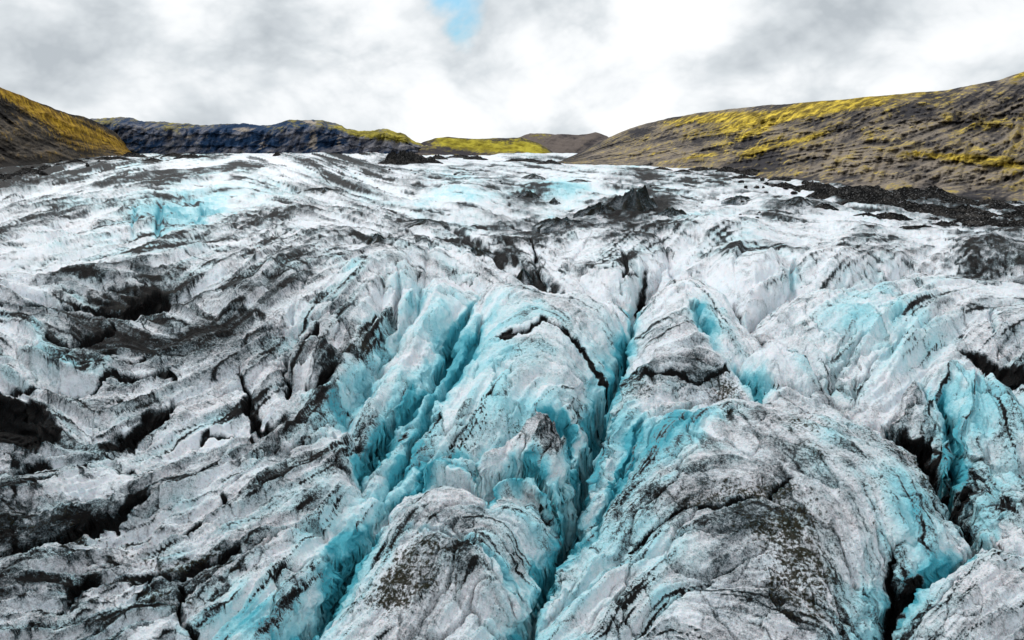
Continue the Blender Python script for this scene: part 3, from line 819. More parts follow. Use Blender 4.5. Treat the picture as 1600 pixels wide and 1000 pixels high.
# ---- natural roughness that follows the streaks
rough_amp = np.clip((PY - 236) / 200, 0.10, 1.0)
n_big = fbm(PX / 70, PY / 40, 2, 4, 0.5)
n_mid = fbm(PX / 22, PY / 15, 9, 4, 0.55)
ridge_n = 1 - np.abs(2 * fbm(PX / 48, PY / 30, 13, 3, 0.5) - 1)
far = np.clip((420 - PY) / 150, 0, 1)
bx = np.arange(-300, 1900, 10.0)
BY = PY + np.interp(xs, bx, np.cumsum(np.interp(bx, [0, 330, 420, 580, 680, 900], [.24, .12, -.26, -.26, -.1, -.09])) * 10)[None].astype(F32) + 10 * persp * (n_big - .5)
band = fbm(PX / 80, BY / 5.5, 19, 4, .6)
band2 = fbm(PX / 40, BY / 4.2, 33, 4, .6)
sharp = 1 - np.abs(2 * st_b - 1)
plate_m = calm * (0.50 * pl1 + 0.45 * dm1 - 0.6 * ed1 + 0.07 * pl2 + 0.06 * dm2 - 0.16 * ed2 + 0.02 * pl3 - 0.05 * ed3)
relief += plate_m / MPP * np.clip((PY - 330) / 150, 0.05, 1) + far * rough_amp * (70 * (band - .5) + 22 * (1 - np.abs(2 * band2 - 1) - .6))
relief += rough_amp * (left_w * (14 * (st_l - .5) + 9 * (1 - np.abs(2 * st_l - 1)) + 6 * (1 - np.abs(2 * st_m - 1)) - 7) + 8 * (sharp - .5) * (1 - dome_w) + 14 * (n_big - 0.5) + 13 * (st_b - 0.5) * (1 - .6 * dome_w) + 7.0 * (st_m - 0.5) * (1 - .5 * dome_w) + 2.0 * (st_f - 0.5) + 2.5 * (n_mid - 0.5) + 3 * (ridge_n - 0.6))
hgt = relief - drop

# ---- cover: dirt, blue ice, silt
lw = np.clip(left_w - .5, 0, 1)
streak = 0.36 * st_m + 0.30 * st_f + 0.34 * (0.5 * st_b + 0.5 * st_l)
dirt = 0.03 + lw * 0.55 * (0.6 * st_l + 0.4 * st_m - .5) + 0.66 * dirt_map + 0.74 * (1 - .4 * np.clip(dome_w, 0, 1)) * (streak - 0.5) + 0.34 * (n_mid - 0.5) + 0.22 * (rn1 - .5) + 0.16 * (rn2 - .5)
dirt += (1 - .55 * np.clip(dome_w, 0, 1)) * (0.05 + 0.32 * dirt_map) * np.maximum(ed2 * np.clip((PY - 380) / 80, 0, 1), np.maximum(ed1, 0.7 * ed3)) * np.clip((PY - 300) / 120, 0, 1)
dirt += lw * 0.07 * sstep(420, 520, PY)
midz = np.exp(-((PY - 400) / 75) ** 2)
dirt += midz * (0.22 * ed1 + 0.5 * (band - .5) + 0.30 * (st_f - .5) + .12 * (rn2 - .5))
dark_line = np.maximum(sstep(0.76, 0.90, 0.5 * st_m + 0.5 * st_f), sstep(.90, .97, 1 - np.abs(2 * st_b - 1.0)) * sstep(.35, .6, n_mid) * np.clip(left_w - .6, 0, 1)) * (0.2 + 1.1 * dirt_map) * (1 - .8 * np.clip(dome_w, 0, 1))
dirt = np.maximum(dirt, 0) + 0.60 * dark_line
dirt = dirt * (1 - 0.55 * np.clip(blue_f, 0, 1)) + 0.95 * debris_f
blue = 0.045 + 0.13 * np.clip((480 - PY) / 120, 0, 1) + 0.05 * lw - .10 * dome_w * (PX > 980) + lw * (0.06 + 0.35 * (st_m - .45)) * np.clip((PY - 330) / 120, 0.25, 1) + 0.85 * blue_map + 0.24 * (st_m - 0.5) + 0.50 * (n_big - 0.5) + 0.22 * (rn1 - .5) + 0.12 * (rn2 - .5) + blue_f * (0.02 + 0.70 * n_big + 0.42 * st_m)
for cx, cy, rx, ry, k in [(1035, 700, 55, 60, .42), (1085, 665, 50, 30, .34), (1000, 860, 60, 50, .14), (690, 738, 50, 22, .35), (560, 850, 45, 50, .25), (770, 610, 60, 50, .2), (1290, 700, 60, 70, .2), (1430, 830, 60, 50, .35), (1380, 960, 70, 40, .3), (390, 980, 60, 30, .4),
                          (1510, 640, 70, 60, .3), (1100, 520, 30, 30, .3), (735, 310, 45, 12, .25), (870, 296, 60, 8, .4), (1110, 336, 40, 6, .3), (265, 345, 70, 22, .3)]:
    blue += k * np.exp(-((WX - cx) / rx) ** 2 - ((WY - cy) / ry) ** 2)
blue -= .35 * np.exp(-((WX - 842) / 42) ** 2 - ((WY - 730) / 34) ** 2)
blue = np.clip(blue, 0, 1.2)
silt_n = -0.03 + fbm(PX / 55, PY / 32, 17, 5, 0.6)
SILT = [(1250, 700, 60, 35, .5), (1130, 660, 40, 40, .45), (1150, 815, 90, 22, .6), (1400, 690, 60, 40, .5), (1440, 760, 30, 70, .5), (1270, 760, 40, 30, .4), (1230, 870, 60, 40, .6), (1260, 940, 60, 50, .6), (1370, 800, 25, 70, .35),
        (650, 900, 70, 50, .65), (600, 950, 60, 30, .6), (810, 660, 40, 18, .6), (720, 690, 30, 22, .5), (650, 780, 40, 15, .3), (1140, 600, 40, 20, .6), (1010, 610, 30, 30, .45), (880, 535, 60, 10, .4),
        (300, 890, 90, 22, .55), (250, 960, 60, 18, .5), (330, 820, 50, 18, .45), (50, 810, 80, 25, .3), (170, 860, 70, 16, .4), (240, 480, 60, 18, .35), (60, 540, 40, 15, .2),
        (1545, 395, 90, 18, .4), (1390, 402, 60, 12, .65), (1300, 425, 40, 14, .3), (1010, 375, 110, 14, .3), (840, 360, 90, 18, .3), (770, 570, 60, 20, .25), (1500, 560, 50, 12, .4), (470, 540, 70, 20, .25), (560, 560, 40, 22, .35)]
olive = 0.22 * np.clip(dirt_map * 1.6 - 0.4, 0, 1) + 0.5 * (silt_n - 0.5)
for cx, cy, rx, ry, k in SILT:
    sl = crop(cx - 3 * rx, cx + 3 * rx, cy - 3 * ry, cy + 3 * ry)
    q = ((WX[sl] - cx) / rx) ** 2 + ((WY[sl] - cy) / ry) ** 2
    olive[sl] += 0.78 * k * np.exp(-q) * (0.5 + n_mid[sl])
olive = np.clip(olive, 0, 1) * (1 - debris_f) * (1 - 0.7 * np.clip(blue_f, 0, 1)) * sstep(330, 430, PY)
dirt += far * (0.17 + 0.9 * sstep(.60, .72, band2) + 0.5 * sstep(.78, .92, 1 - np.abs(2 * band - 1)) * sstep(.4, .6, n_big) + 1.1 * (band - .52) + 0.7 * (fbm(PX / 26, BY / 3.2, 25, 3, .6) - .5)) * (0.45 + dirt_map)
for cx, cy, rx, ry, k in [(996, 322, 75, 14, .5), (822, 418, 45, 10, .4), (590, 392, 30, 7, .4), (850, 310, 50, 9, .4), (870, 350, 120, 16, .28), (1000, 378, 110, 14, .22), (655, 345, 60, 10, .35), (500, 298, 50, 8, .4), (1250, 326, 45, 6, .4), (630, 252, 50, 5, .4),
                        (740, 385, 110, 14, .18), (842, 728, 45, 40, .20), (760, 745, 30, 20, .2), (480, 595, 45, 24, .2), (720, 860, 90, 60, .12), (1080, 590, 60, 20, .15), (1460, 700, 30, 30, .2), (1240, 760, 160, 90, .08), (235, 470, 80, 20, .3), (1540, 395, 90, 14, .22), (1390, 402, 60, 10, .3), (100, 450, 200, 20, .12), (350, 420, 120, 18, .15)]:
    q = ((WX - cx) / rx) ** 2 + ((WY - cy) / ry) ** 2
    dirt += k * np.exp(-q) * (0.4 + 1.2 * n_mid)
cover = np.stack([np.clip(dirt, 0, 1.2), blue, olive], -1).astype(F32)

# ---- into the world
WZw = zrow[:, None].astype(F32) + hgt * (drow / FOC)[:, None].astype(F32)
# keep the far ice edge down so that hills and horizon meet it
wall = np.clip(drop / 18, 0, 1)
amp = MPP * (1.5 + 10 * wall) * np.clip((PY - 300) / 120, 0, 1)
hz = (hgt / 13).astype(F32)
WXw = WXw + amp * (fbm(hz + PX / 30, hz * .6 - PY / 30, 26, 3, .6) - .5) * 2
WYw = WYw + amp * (fbm(hz * .8 - PX / 34, hz + PY / 26, 30, 3, .6) - .5) * 2.4
P3 = np.stack([WXw, WYw, WZw], -1)

vid = np.arange(NR * NC).reshape(NR, NC)
quads = np.stack([vid[:-1, :-1], vid[1:, :-1], vid[1:, 1:], vid[:-1, 1:]], -1)   # faces up
fcx = 0.5 * (PX[:-1, :-1] + PX[1:, 1:])
fcy = 0.5 * (PY[:-1, :-1] + PY[1:, 1:])

owner = np.zeros(fcx.shape, np.int16)
for k, (nm, lab, cat, poly) in enumerate(BLOCKS, 1):
    ax = [p[0] for p in poly]
    ay = [p[1] for p in poly]
    sl = crop(min(ax) - 40, max(ax) + 40, min(ay) - 40, max(ay) + 40)
    sl = (slice(sl[0].start, min(sl[0].stop, NR - 1)), slice(sl[1].start, min(sl[1].stop, NC - 1)))
    sd = poly_inside(poly, sl, 0.5 * (WX[:-1, :-1] + WX[1:, 1:])[sl], 0.5 * (WY[:-1, :-1] + WY[1:, 1:])[sl])
    o = owner[sl]
    o[(sd > 0) & (o == 0)] = k

Pf = P3.reshape(-1, 3)
Cf = cover.reshape(-1, 3)


def carve(name, mask, skirt):
    """one solid piece: its faces of the ice surface, walls down from its rim and a floor"""
    q = quads[mask]
    used, inv = np.unique(q, return_inverse=True)
    q = inv.reshape(q.shape)
    V, C = Pf[used], Cf[used]
    tris = None
    if skirt:
        e = np.concatenate([q[:, [0, 1]], q[:, [1, 2]], q[:, [2, 3]], q[:, [3, 0]]])
        n = len(V)
        key = e[:, 0].astype(np.int64) * n + e[:, 1]
        rkey = e[:, 1].astype(np.int64) * n + e[:, 0]
        rim = e[~np.isin(key, rkey)]
        rv, ri = np.unique(rim, return_inverse=True)
        ri = ri.reshape(rim.shape)
        low = V[rv].copy()
        low[:, 2] = V[:, 2].min() - skirt
        ce = low.mean(0, keepdims=True)
        V = np.concatenate([V, low, ce])
        C = np.concatenate([C, C[rv], C[:1]])
        wall = np.stack([rim[:, 1], rim[:, 0], n + ri[:, 0], n + ri[:, 1]], -1)
        q = np.concatenate([q, wall])
        tris = np.stack([n + ri[:, 1], n + ri[:, 0], np.full(len(ri), n + len(rv))], -1)
    return make_mesh(name, V, q, M_ICE, C, True, tris)


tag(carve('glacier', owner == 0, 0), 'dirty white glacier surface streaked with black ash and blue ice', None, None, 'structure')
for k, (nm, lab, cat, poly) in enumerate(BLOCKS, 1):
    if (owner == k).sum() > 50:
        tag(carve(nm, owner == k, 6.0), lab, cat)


# ------------------------------------------------------------------ hills and cliffs
def interp_line(pts, x):
    return np.interp(x, [p[0] for p in pts], [p[1] for p in pts])


def hill(name, label, mat, top, base, run, blobs, pale=(), tone=0.5, rough=6.0, ang=15, step=1.5, rows=110, prof=1.0, seed=0, base_moss=0.0, back=400, D=None, streak_moss=0.5, top_moss=0.0, butt=0.0):
    x = np.arange(top[0][0], top[-1][0] + .1, step)
    ty, by = interp_line(top, x), interp_line(base, x)
    ty = ty + (fbm(x / 26, x * 0 + seed, seed + 3, 5, 0.6) - 0.5) * rough * 0.9
    ty = np.minimum(ty, by - 0.3)
    Db = row_Y(np.minimum(by, 10000)) if D is None else np.full_like(x, D)
    t = np.concatenate([np.linspace(-0.25, 0, 6)[:-1], np.linspace(0, 1, rows)])
    T, X = np.meshgrid(t, x, indexing='ij')
    r, c = T.shape
    app = by[None] + (ty - by)[None] * np.clip(T, -1, 1)          # height on the photo's scale
    Dh = Db[None] + run * np.clip(T, 0, 1) ** prof - 40 * np.clip(-T, 0, 1)
    a = np.full((r, c), math.radians(ang))
    yscale = (by - ty).mean() / rows
    s1 = lic(np.full((r, c), math.atan2(math.sin(math.radians(ang)) / max(yscale, .05), math.cos(math.radians(ang)) / step)) + (fbm(X / 60, T * 5, seed, 3) - .5) * 0.8, 22, 40 + seed, 3)
    s2 = lic(np.full((r, c), math.atan2(math.sin(math.radians(ang)) / max(yscale, .05), math.cos(math.radians(ang)) / step)) + (fbm(X / 60, T * 5, seed, 3) - .5) * 0.8, 40, 50 + seed, 9)
    s1, s2 = s1[::-1], s2[::-1]
    nb = fbm(X / 40, app / 16, seed + 1, 5, 0.6)
    env = np.clip(np.minimum(T, 1 - T) * 6, 0, 1)
    bump = env * rough * (0.7 * (s2 - .5) + 0.3 * (s1 - .5) + 2.6 * (nb - .5))
    bt = fbm(X / 17 + .02 * app, app / 60, seed + 11, 4, .55)
    bump = bump + butt * env * (1 - np.abs(2 * bt - 1) - .6 + 0.5 * np.floor(3 * (T + .35 * (nb - .5))) / 3)
    # relief pushes the slope towards or away from the viewer along the ground
    Dh = Dh - bump * run / 60.0
    zz = CAMZ + slope(app) * Dh
    dep = depth_of(Dh, zz)
    XX = (X - 800) / FOC * dep
    moss = np.full((r, c), base_moss) + streak_moss * (s2 - .5) * 0.5 + 0.22 * (s1 - .5) + 0.7 * (nb - .5)
    for cx, cy, rx, ry, al, k in blobs:
        ca, sa = math.cos(math.radians(al)), math.sin(math.radians(al))
        u = (X - cx) * ca - (app - cy) * sa
        v = (X - cx) * sa + (app - cy) * ca
        moss += k * np.exp(-(u / rx) ** 2 - (v / ry) ** 2)
    moss += top_moss * sstep(.72, .95, T + .5 * (nb - .5))
    pl = np.full((r, c), 0.05) + 0.3 * (s1 - .5)
    for cx, cy, rx, ry, k in pale:
        pl += k * np.exp(-((X - cx) / rx) ** 2 - ((app - cy) / ry) ** 2)
    tn = tone + 0.3 * (s1 - .5) + 0.3 * (s2 - .5) + 0.7 * (nb - .5) + 0.9 * (fbm(X / 120, app / 28, seed + 7, 4, .6) - .5)
    V = np.stack([XX, Dh, zz], -1)
    # the far side falls away behind the crest
    bk = V[-1].copy()
    bk[:, 1] += back
    bk[:, 0] *= (1 + back / np.maximum(V[-1, :, 1], 1))
    bk[:, 2] = -30
    mid = V[-1].copy()
    mid[:, 1] += back * 0.3
    mid[:, 0] *= (1 + 0.3 * back / np.maximum(V[-1, :, 1], 1))
    mid[:, 2] -= np.abs(mid[:, 2]) * 0.12 + 3
    V = np.concatenate([V, mid[None], bk[None]])
    cov = np.stack([moss, tn, pl], -1)
    cov = np.concatenate([cov, cov[-1:], cov[-1:]])
    r += 2
    idn = np.arange(r * c).reshape(r, c)
    q = np.stack([idn[:-1, :-1], idn[:-1, 1:], idn[1:, 1:], idn[1:, :-1]], -1).reshape(-1, 4)
    o = make_mesh(name, V.reshape(-1, 3), q, mat, np.clip(cov, 0, 1).reshape(-1, 3))
    return tag(o, label, None, None, 'structure')


MH_R = hill_material('right_hill_ground', (0.045, 0.043, 0.048), (0.29, 0.245, 0.20), (0.22, 0.16, 0.03), (0.85, 0.63, 0.08), 1.6)
MH_L = hill_material('left_hill_ground', (0.025, 0.022, 0.02), (0.12, 0.10, 0.08), (0.22, 0.125, 0.014), (0.62, 0.38, 0.035), 1.2)
MH_C = hill_material('far_cliff_rock', (0.018, 0.048, 0.11), (0.27, 0.26, 0.28), (0.20, 0.17, 0.03), (0.50, 0.42, 0.06), 0.6)  # dark rock tinted blue: distance haze and bluish shade put into its colour
MH_M = hill_material('mossy_hill_ground', (0.05, 0.045, 0.05), (0.17, 0.14, 0.125), (0.28, 0.23, 0.02), (0.55, 0.47, 0.05), 0.6)

hill('hill', 'long dark hillside with a yellow moss band running along its upper slope', MH_R,
     [(872, 252), (900, 241), (930, 226), (950, 215), (985, 200), (1050, 183), (1100, 175), (1200, 164), (1300, 157), (1400, 147), (1480, 141), (1500, 136), (1560, 125), (1600, 112), (1700, 86), (1880, 40)],
     [(872, 253), (900, 254), (1000, 258), (1100, 266), (1200, 277), (1300, 290), (1400, 302), (1500, 308), (1600, 310), (1880, 316)],
     260, [(1120, 184, 70, 6, 5, .75), (1220, 182, 110, 9, 12, .9), (1310, 165, 80, 8, 8, .9), (1180, 205, 50, 5, 25, .6), (1100, 243, 30, 4, 10, .5), (1180, 236, 25, 7, 25, .55), (1250, 218, 50, 5, 15, .5),
           (1500, 246, 70, 5, -4, .9), (1560, 256, 50, 4, -4, .7), (1440, 140, 40, 5, 5, .4), (1595, 118, 20, 5, 30, .6), (1530, 195, 60, 10, 10, .3)],
     tone=0.5, rough=2.8, ang=17, rows=170, seed=1, base_moss=0.24, butt=5)
hill('hill', 'steep brown hillside with golden moss rising over the left ice edge', MH_L,
     [(-300, 60), (-150, 95), (0, 136), (40, 152), (100, 174), (150, 189), (180, 207), (206, 236), (212, 241)],
     [(-300, 280), (0, 262), (60, 256), (120, 250), (160, 244), (206, 241), (212, 242)],
     200, [(20, 150, 40, 10, -28, .7), (70, 178, 45, 14, -28, .75), (120, 205, 40, 14, -30, .7), (175, 220, 40, 10, -30, .65), (110, 225, 30, 8, -30, .4)],
     tone=0.48, rough=6, ang=-25, rows=130, seed=4, base_moss=0.16)
hill('cliff', 'long dark blue cliff wall with pale ledges far behind the ice', MH_C,
     [(90, 198), (150, 184), (185, 181), (215, 188), (250, 190), (300, 193), (350, 192), (400, 197), (430, 195), (465, 185), (500, 188), (540, 198), (560, 203), (600, 200), (625, 207), (650, 219), (690, 232)],
     [(90, 246), (690, 246)], 90,
     [(595, 212, 55, 10, -8, .9), (560, 230, 8, 12, 0, .4), (380, 200, 18, 6, 0, .35), (630, 218, 20, 5, -20, .6)],
     pale=[(380, 202, 22, 7, .6), (480, 190, 14, 4, .7), (490, 215, 10, 20, .6), (180, 215, 18, 8, .35), (410, 226, 12, 12, .45), (530, 220, 8, 16, .5), (260, 216, 30, 4, .45), (300, 213, 16, 5, .4), (480, 230, 20, 7, .3), (340, 228, 20, 5, .3), (440, 215, 20, 14, .25)],
     tone=0.46, rough=12, ang=28, rows=70, seed=6, base_moss=0.0, D=1950, streak_moss=0.2, top_moss=0.42, butt=44)
hill('hill', 'low bright yellow mossy hill between the cliff and the long hillside', MH_M,
     [(640, 236), (660, 222), (680, 215), (700, 214), (740, 217), (800, 216), (815, 215), (840, 222), (862, 236), (875, 247)],
     [(640, 248), (875, 250)], 150,
     [(720, 224, 40, 8, 0, .8), (790, 230, 60, 10, 0, .9), (840, 238, 30, 8, -20, .7), (690, 218, 20, 5, 0, .4)],
     tone=0.5, rough=4, ang=-10, rows=50, seed=9, base_moss=0.2, D=1880)
hill('hill', 'rounded bare brown hill behind the bright yellow mossy hill', MH_M,
     [(780, 226), (812, 214), (828, 208), (870, 210), (905, 211), (930, 207), (948, 213), (975, 232)],
     [(780, 250), (975, 252)], 160, [(830, 212, 20, 4, 0, .4)], tone=0.62, rough=4, ang=30, rows=50, seed=12, base_moss=-0.1, D=2100)

# ------------------------------------------------------------------ debris lying on the ice
def surf(px, py):
    """point of the ice surface that the traced pixel stands for"""
    i = int(np.clip(round((py - Y0) / G), 0, NR - 1))
    j = int(np.clip(round((px - X0) / G), 0, NC - 1))
    return Vector(P3[i, j]), float(MPP[i, 0])


def mound_mesh(name, wx_, wy_, h, seed, sharp=1.0, craggy=1.0, seg=64, rings=22, icy=False):
    """heap of ash: a crest with gullies; base at z = 0"""
    rng = np.random.default_rng(seed)
    lean = rng.uniform(-.25, .25)
    V = [(lean * wx_ * .5, 0, h)]
    CV = [(.9, 0, .2)]
    for k in range(1, rings + 1):
        f = k / rings
        for a_ in range(seg):
            th = 2 * math.pi * a_ / seg
            ca, sa = math.cos(th), math.sin(th)
            lob = 1 + 0.30 * craggy * float(fbm(np.array([ca * 1.6 + seed]), np.array([sa * 1.6 - seed]), seed, 3)[0] - .5) * 2
            x = ca * wx_ * f * lob + lean * wx_ * .5 * (1 - f)
            y = sa * wy_ * f * lob
            prof = (1 - f) ** sharp
            gul = float(fbm(np.array([ca * 4 + f * 1.5 + seed]), np.array([sa * 4 + f]), seed + 2, 4, .6)[0] - .5)
            blk = float(fbm(np.array([x / (wx_ * .22)]), np.array([y / (wy_ * .22)]), seed + 5, 3, .6)[0] - .5)
            z = h * (prof + craggy * (0.75 * gul * f ** .5 * (1 - f) * 2 + 0.55 * blk * (1 - f) ** .6)) - 0.12 * h * f
            V.append((x, y, z))
            CV.append((.80 + 1.1 * gul - .25 * max(0, f - .55) + .5 * blk, .12, .35 + gul))
    T = [(0, 1 + a_, 1 + (a_ + 1) % seg) for a_ in range(seg)]
    Q = []
    for k in range(rings - 1):
        for a_ in range(seg):
            b = 1 + k * seg
            Q.append((b + a_, b + seg + a_, b + seg + (a_ + 1) % seg, b + (a_ + 1) % seg))
    lowb = 1 + (rings - 1) * seg
    n = len(V)
    for a_ in range(seg):
        x, y, z = V[lowb + a_]
        V.append((x * 1.02, y * 1.02, -0.8 * h))
        CV.append((.6, .1, .2))
    for a_ in range(seg):
        Q.append((lowb + a_, n + a_, n + (a_ + 1) % seg, lowb + (a_ + 1) % seg))
    return make_mesh(name, np.array(V, F32), np.array(Q), M_ICE if icy else M_DEB, np.array(CV, F32) if icy else None, icy, np.array(T))


HEAPS = [  # name, x, y of the foot, half width, height (photo scale), depth/width, sharpness, craggy, label
    ('ash_cone', 998, 332, 74, 42, .5, 1.5, 1.5, 'tall pointed black ash cone with a long skirt, standing on white ice', 'ash cone'),
    ('ash_heap', 938, 334, 34, 14, .5, .8, 1.8, 'ragged low ash heap just left of the tall ash cone', 'ash heap'),
    ('ash_heap', 1052, 338, 36, 12, .5, .7, 1.8, 'ragged low ash heap just right of the tall ash cone', 'ash heap'),
    ('ash_heap', 880, 350, 40, 12, .5, .7, 2.0, 'broken grey ash heap in front of the turquoise ice faces', 'ash heap'),
    ('ash_heap', 745, 392, 30, 9, .5, .8, 2.0, 'narrow ash heap along the long black crack', 'ash heap'),
    ('ash_heap', 1160, 318, 26, 7, .5, .7, 1.8, 'flat ash heap on white ice right of the tall ash cone', 'ash heap'),
    ('ash_cone', 822, 424, 34, 31, .5, 1.1, .8, 'small sharp black ash cone at the end of a long black crack', 'ash cone'),
    ('ash_cone', 590, 394, 22, 15, .6, 1.0, .8, 'low black ash cone on white ice above the fluted columns', 'ash cone'),
    ('ash_heap', 824, 307, 22, 13, .5, .6, .9, 'black ash heap arched over a small turquoise ice face', 'ash heap'),
    ('ash_heap', 866, 311, 14, 12, .6, .9, .9, 'small steep black ash heap beside turquoise ice', 'ash heap'),
    ('ash_heap', 832, 281, 20, 7, .5, .6, .9, 'flat black ash heap on the ice beyond the turquoise faces', 'ash heap'),
    ('ash_heap', 905, 285, 24, 5, .4, .6, .9, 'long thin black ash heap trailing right on white ice', 'ash heap'),
    ('ash_heap', 1248, 330, 32, 12, .5, .6, 1.0, 'lone black ash heap on white ice below the moraine', 'ash heap'),
    ('rock_outcrop', 622, 256, 36, 17, .5, .7, 2.6, 'jagged dark rock outcrop on the far ice before the cliff', 'rock outcrop'),
    ('rock_outcrop', 655, 255, 24, 9, .5, .7, 2.6, 'lower dark rock outcrop right beside the jagged one on the far ice', 'rock outcrop'),
    ('rock_outcrop', 432, 244, 7, 7, .6, .8, 1.2, 'tiny lone dark rock outcrop on the far ice under the cliff', 'rock outcrop'),
    ('ash_heap', 660, 352, 44, 9, .5, .7, 1.0, 'broad grey black ash heap left of the dark hollow', 'ash heap'),
    ('ash_heap', 500, 300, 34, 8, .5, .7, 1.2, 'ragged black ash heap on bluish white ice below the cliff', 'ash heap'),
]
for k, (nm, px, py, hw, hh, dw, shp, crg, lab, cat) in enumerate(HEAPS):
    p, mpp = surf(px, py)
    o = mound_mesh(nm, hw * mpp, hw * mpp * dw * 1.6, 0.95 * hh * mpp, 30 + k, shp, crg * 1.15, 96, 34, nm != 'rock_outcrop')
    o.location = (p.x, p.y + hw * mpp * dw * .8, p.z - 0.1 * hh * mpp)
    tag(o, lab, cat)

rb = random.Random(8)
ridge_src = [mound_mesh('moraine_ridge', 1, .55, .32, 70 + k, .6, 1.7, 48, 16) for k in range(5)]
MORAINE = []
def along(pts, n, jx, jy):
    L_ = [math.hypot(b[0] - a[0], b[1] - a[1]) for a, b in zip(pts, pts[1:])]
    for k in range(n):
        u = (k + rb.random() * .8) / n * sum(L_)
        for (a, b), l in zip(zip(pts, pts[1:]), L_):
            if u <= l:
                break
            u -= l
        f = u / l
        yield a[0] + (b[0] - a[0]) * f + rb.uniform(-jx, jx), a[1] + (b[1] - a[1]) * f + rb.uniform(-jy, jy)


def copy_of(src, first, name):
    if first:
        return src
    o = src.copy()
    COL.objects.link(o)
    return o


used = set()
cnt = 0
for pts, n, size, lab, grp in [
    ([(1010, 262), (1110, 270), (1240, 288)], 12, (12, 26), 'long low black moraine ridge at the foot of the long hillside, towards its far end', 'far moraine ridges below the long hillside'),
    ([(1220, 292), (1330, 312), (1460, 330), (1640, 345)], 30, (24, 46), 'black rubble moraine ridge with white ice between, below the near end of the long hillside', 'near moraine ridges below the long hillside'),
    ([(1300, 303), (1450, 318), (1700, 328)], 14, (26, 48), 'black rubble moraine ridge with white ice between, below the near end of the long hillside', 'near moraine ridges below the long hillside'),
    ([(1290, 330), (1400, 350), (1500, 352), (1640, 362)], 9, (20, 40), 'black rubble moraine ridge with white ice between, below the near end of the long hillside', 'near moraine ridges below the long hillside'),
    ([(-100, 300), (0, 283), (60, 266), (140, 252), (330, 243)], 16, (12, 26), 'low black moraine ridge where the ice meets the brown left hillside', 'moraine ridges below the left hillside'),
    ([(640, 247), (720, 248), (800, 250), (960, 254)], 9, (16, 30), 'thin far black moraine ridge before the bright yellow hill', 'far moraine ridges before the yellow hill')]:
    for px, py in along(pts, n, 6, 5):
        k = cnt % 5
        cnt += 1
        p, mpp = surf(px, max(py, 241))
        o = copy_of(ridge_src[k], k not in used, 'moraine_ridge')
        used.add(k)
        sz = rb.uniform(*size) * mpp
        o.scale = (sz, sz * rb.uniform(.8, 1.6), sz * rb.uniform(.55, 1.1))
        o.location = (p.x, p.y, p.z - .03 * sz)
        o.rotation_euler = (0, 0, rb.uniform(-.35, .35))
        tag(o, lab, 'moraine ridge', grp)


def boulder_mesh(seed):
    import bmesh
    bm = bmesh.new()
    bmesh.ops.create_icosphere(bm, subdivisions=3, radius=1)
    r_ = random.Random(seed)
    cuts = [(Vector((r_.gauss(0, 1), r_.gauss(0, 1), r_.gauss(0, 1))).normalized(), r_.uniform(.45, .8)) for _ in range(11)]
    for v in bm.verts:
        for nrm_, dd in cuts:
            e = v.co.dot(nrm_) - dd
            if e > 0:
                v.co -= nrm_ * e * .95
        v.co *= 1 + 0.07 * r_.uniform(-1, 1)
        v.co.z *= .75
    me = bpy.data.meshes.new('boulder')
    bm.to_mesh(me)
    bm.free()
    me.materials.append(M_DEB)
    o = bpy.data.objects.new('boulder', me)
    COL.objects.link(o)
    return o


b_src = [boulder_mesh(k) for k in range(5)]
used = set()
cnt = 0
for pts, n, jy, size, lab, grp in [
    ([(1150, 278), (1260, 292), (1400, 318), (1620, 335)], 110, 20, (2.0, 6.0), 'black boulder strewn over the moraine below the long hillside', 'boulders on the moraine below the long hillside'),
    ([(-60, 290), (60, 268), (160, 250)], 26, 9, (1.5, 4), 'black boulder on the ice edge below the left hillside', 'boulders below the left hillside'),
    ([(980, 300), (1100, 320), (1200, 335)], 26, 14, (1.2, 2.8), 'small black boulder on the white ice right of the tall ash cone', 'small boulders right of the tall ash cone'),
    ([(560, 275), (700, 285), (800, 292)], 16, 16, (1.2, 2.6), 'small black boulder on the far white ice before the outcrop', 'small boulders before the outcrop')]:
    for px, py in along(pts, n, 10, jy):
        k = cnt % 5
        cnt += 1
        p, mpp = surf(px, max(py, 242))
        o = copy_of(b_src[k], k not in used, 'boulder')
        used.add(k)
        sz = rb.uniform(*size) * mpp
        o.scale = (sz * rb.uniform(.8, 1.4), sz, sz * rb.uniform(.7, 1.2))
        o.location = (p.x, p.y, p.z + .25 * sz)
        o.rotation_euler = (0, 0, rb.uniform(0, 6.28))
        tag(o, lab, 'boulder', grp)

# ground under everything, out to the horizon
gm, gnt, gp = newmat('gravel_plain')
gp.inputs['Base Color'].default_value = (0.06, 0.055, 0.05, 1)
gp.inputs['Roughness'].default_value = 1.0
gv = np.array([(-14000, -4000, -60), (14000, -4000, -60), (14000, 16000, -60), (-14000, 16000, -60)], F32)
tag(make_mesh('ground', gv, np.array([[0, 1, 2, 3]]), gm), 'dark gravel plain under the ice', None, None, 'structure')

# ------------------------------------------------------------------ sky and light
SUN_EL, SUN_AZ = math.radians(48), math.radians(-35)       # azimuth from +Y, negative to the left
w = bpy.data.worlds.new('World')
S.world = w
w.use_nodes = True
nt = w.node_tree
for n in list(nt.nodes):
    nt.nodes.remove(n)
out = N(nt, 'ShaderNodeOutputWorld')
bg = N(nt, 'ShaderNodeBackground')
bg.inputs['Strength'].default_value = 0.1
nt.links.new(bg.outputs[0], out.inputs[0])
sky = N(nt, 'ShaderNodeTexSky', sky_type='NISHITA')
sky.sun_disc = False
sky.sun_elevation = SUN_EL
sky.sun_rotation = SUN_AZ
geo = N(nt, 'ShaderNodeTexCoord').outputs['Generated']


def dvec(px, py):
    v = (500 - py) / FOC
    d = Vector(((px - 800) / FOC, CP + v * SP, -SP + v * CP))
    return d.normalized()


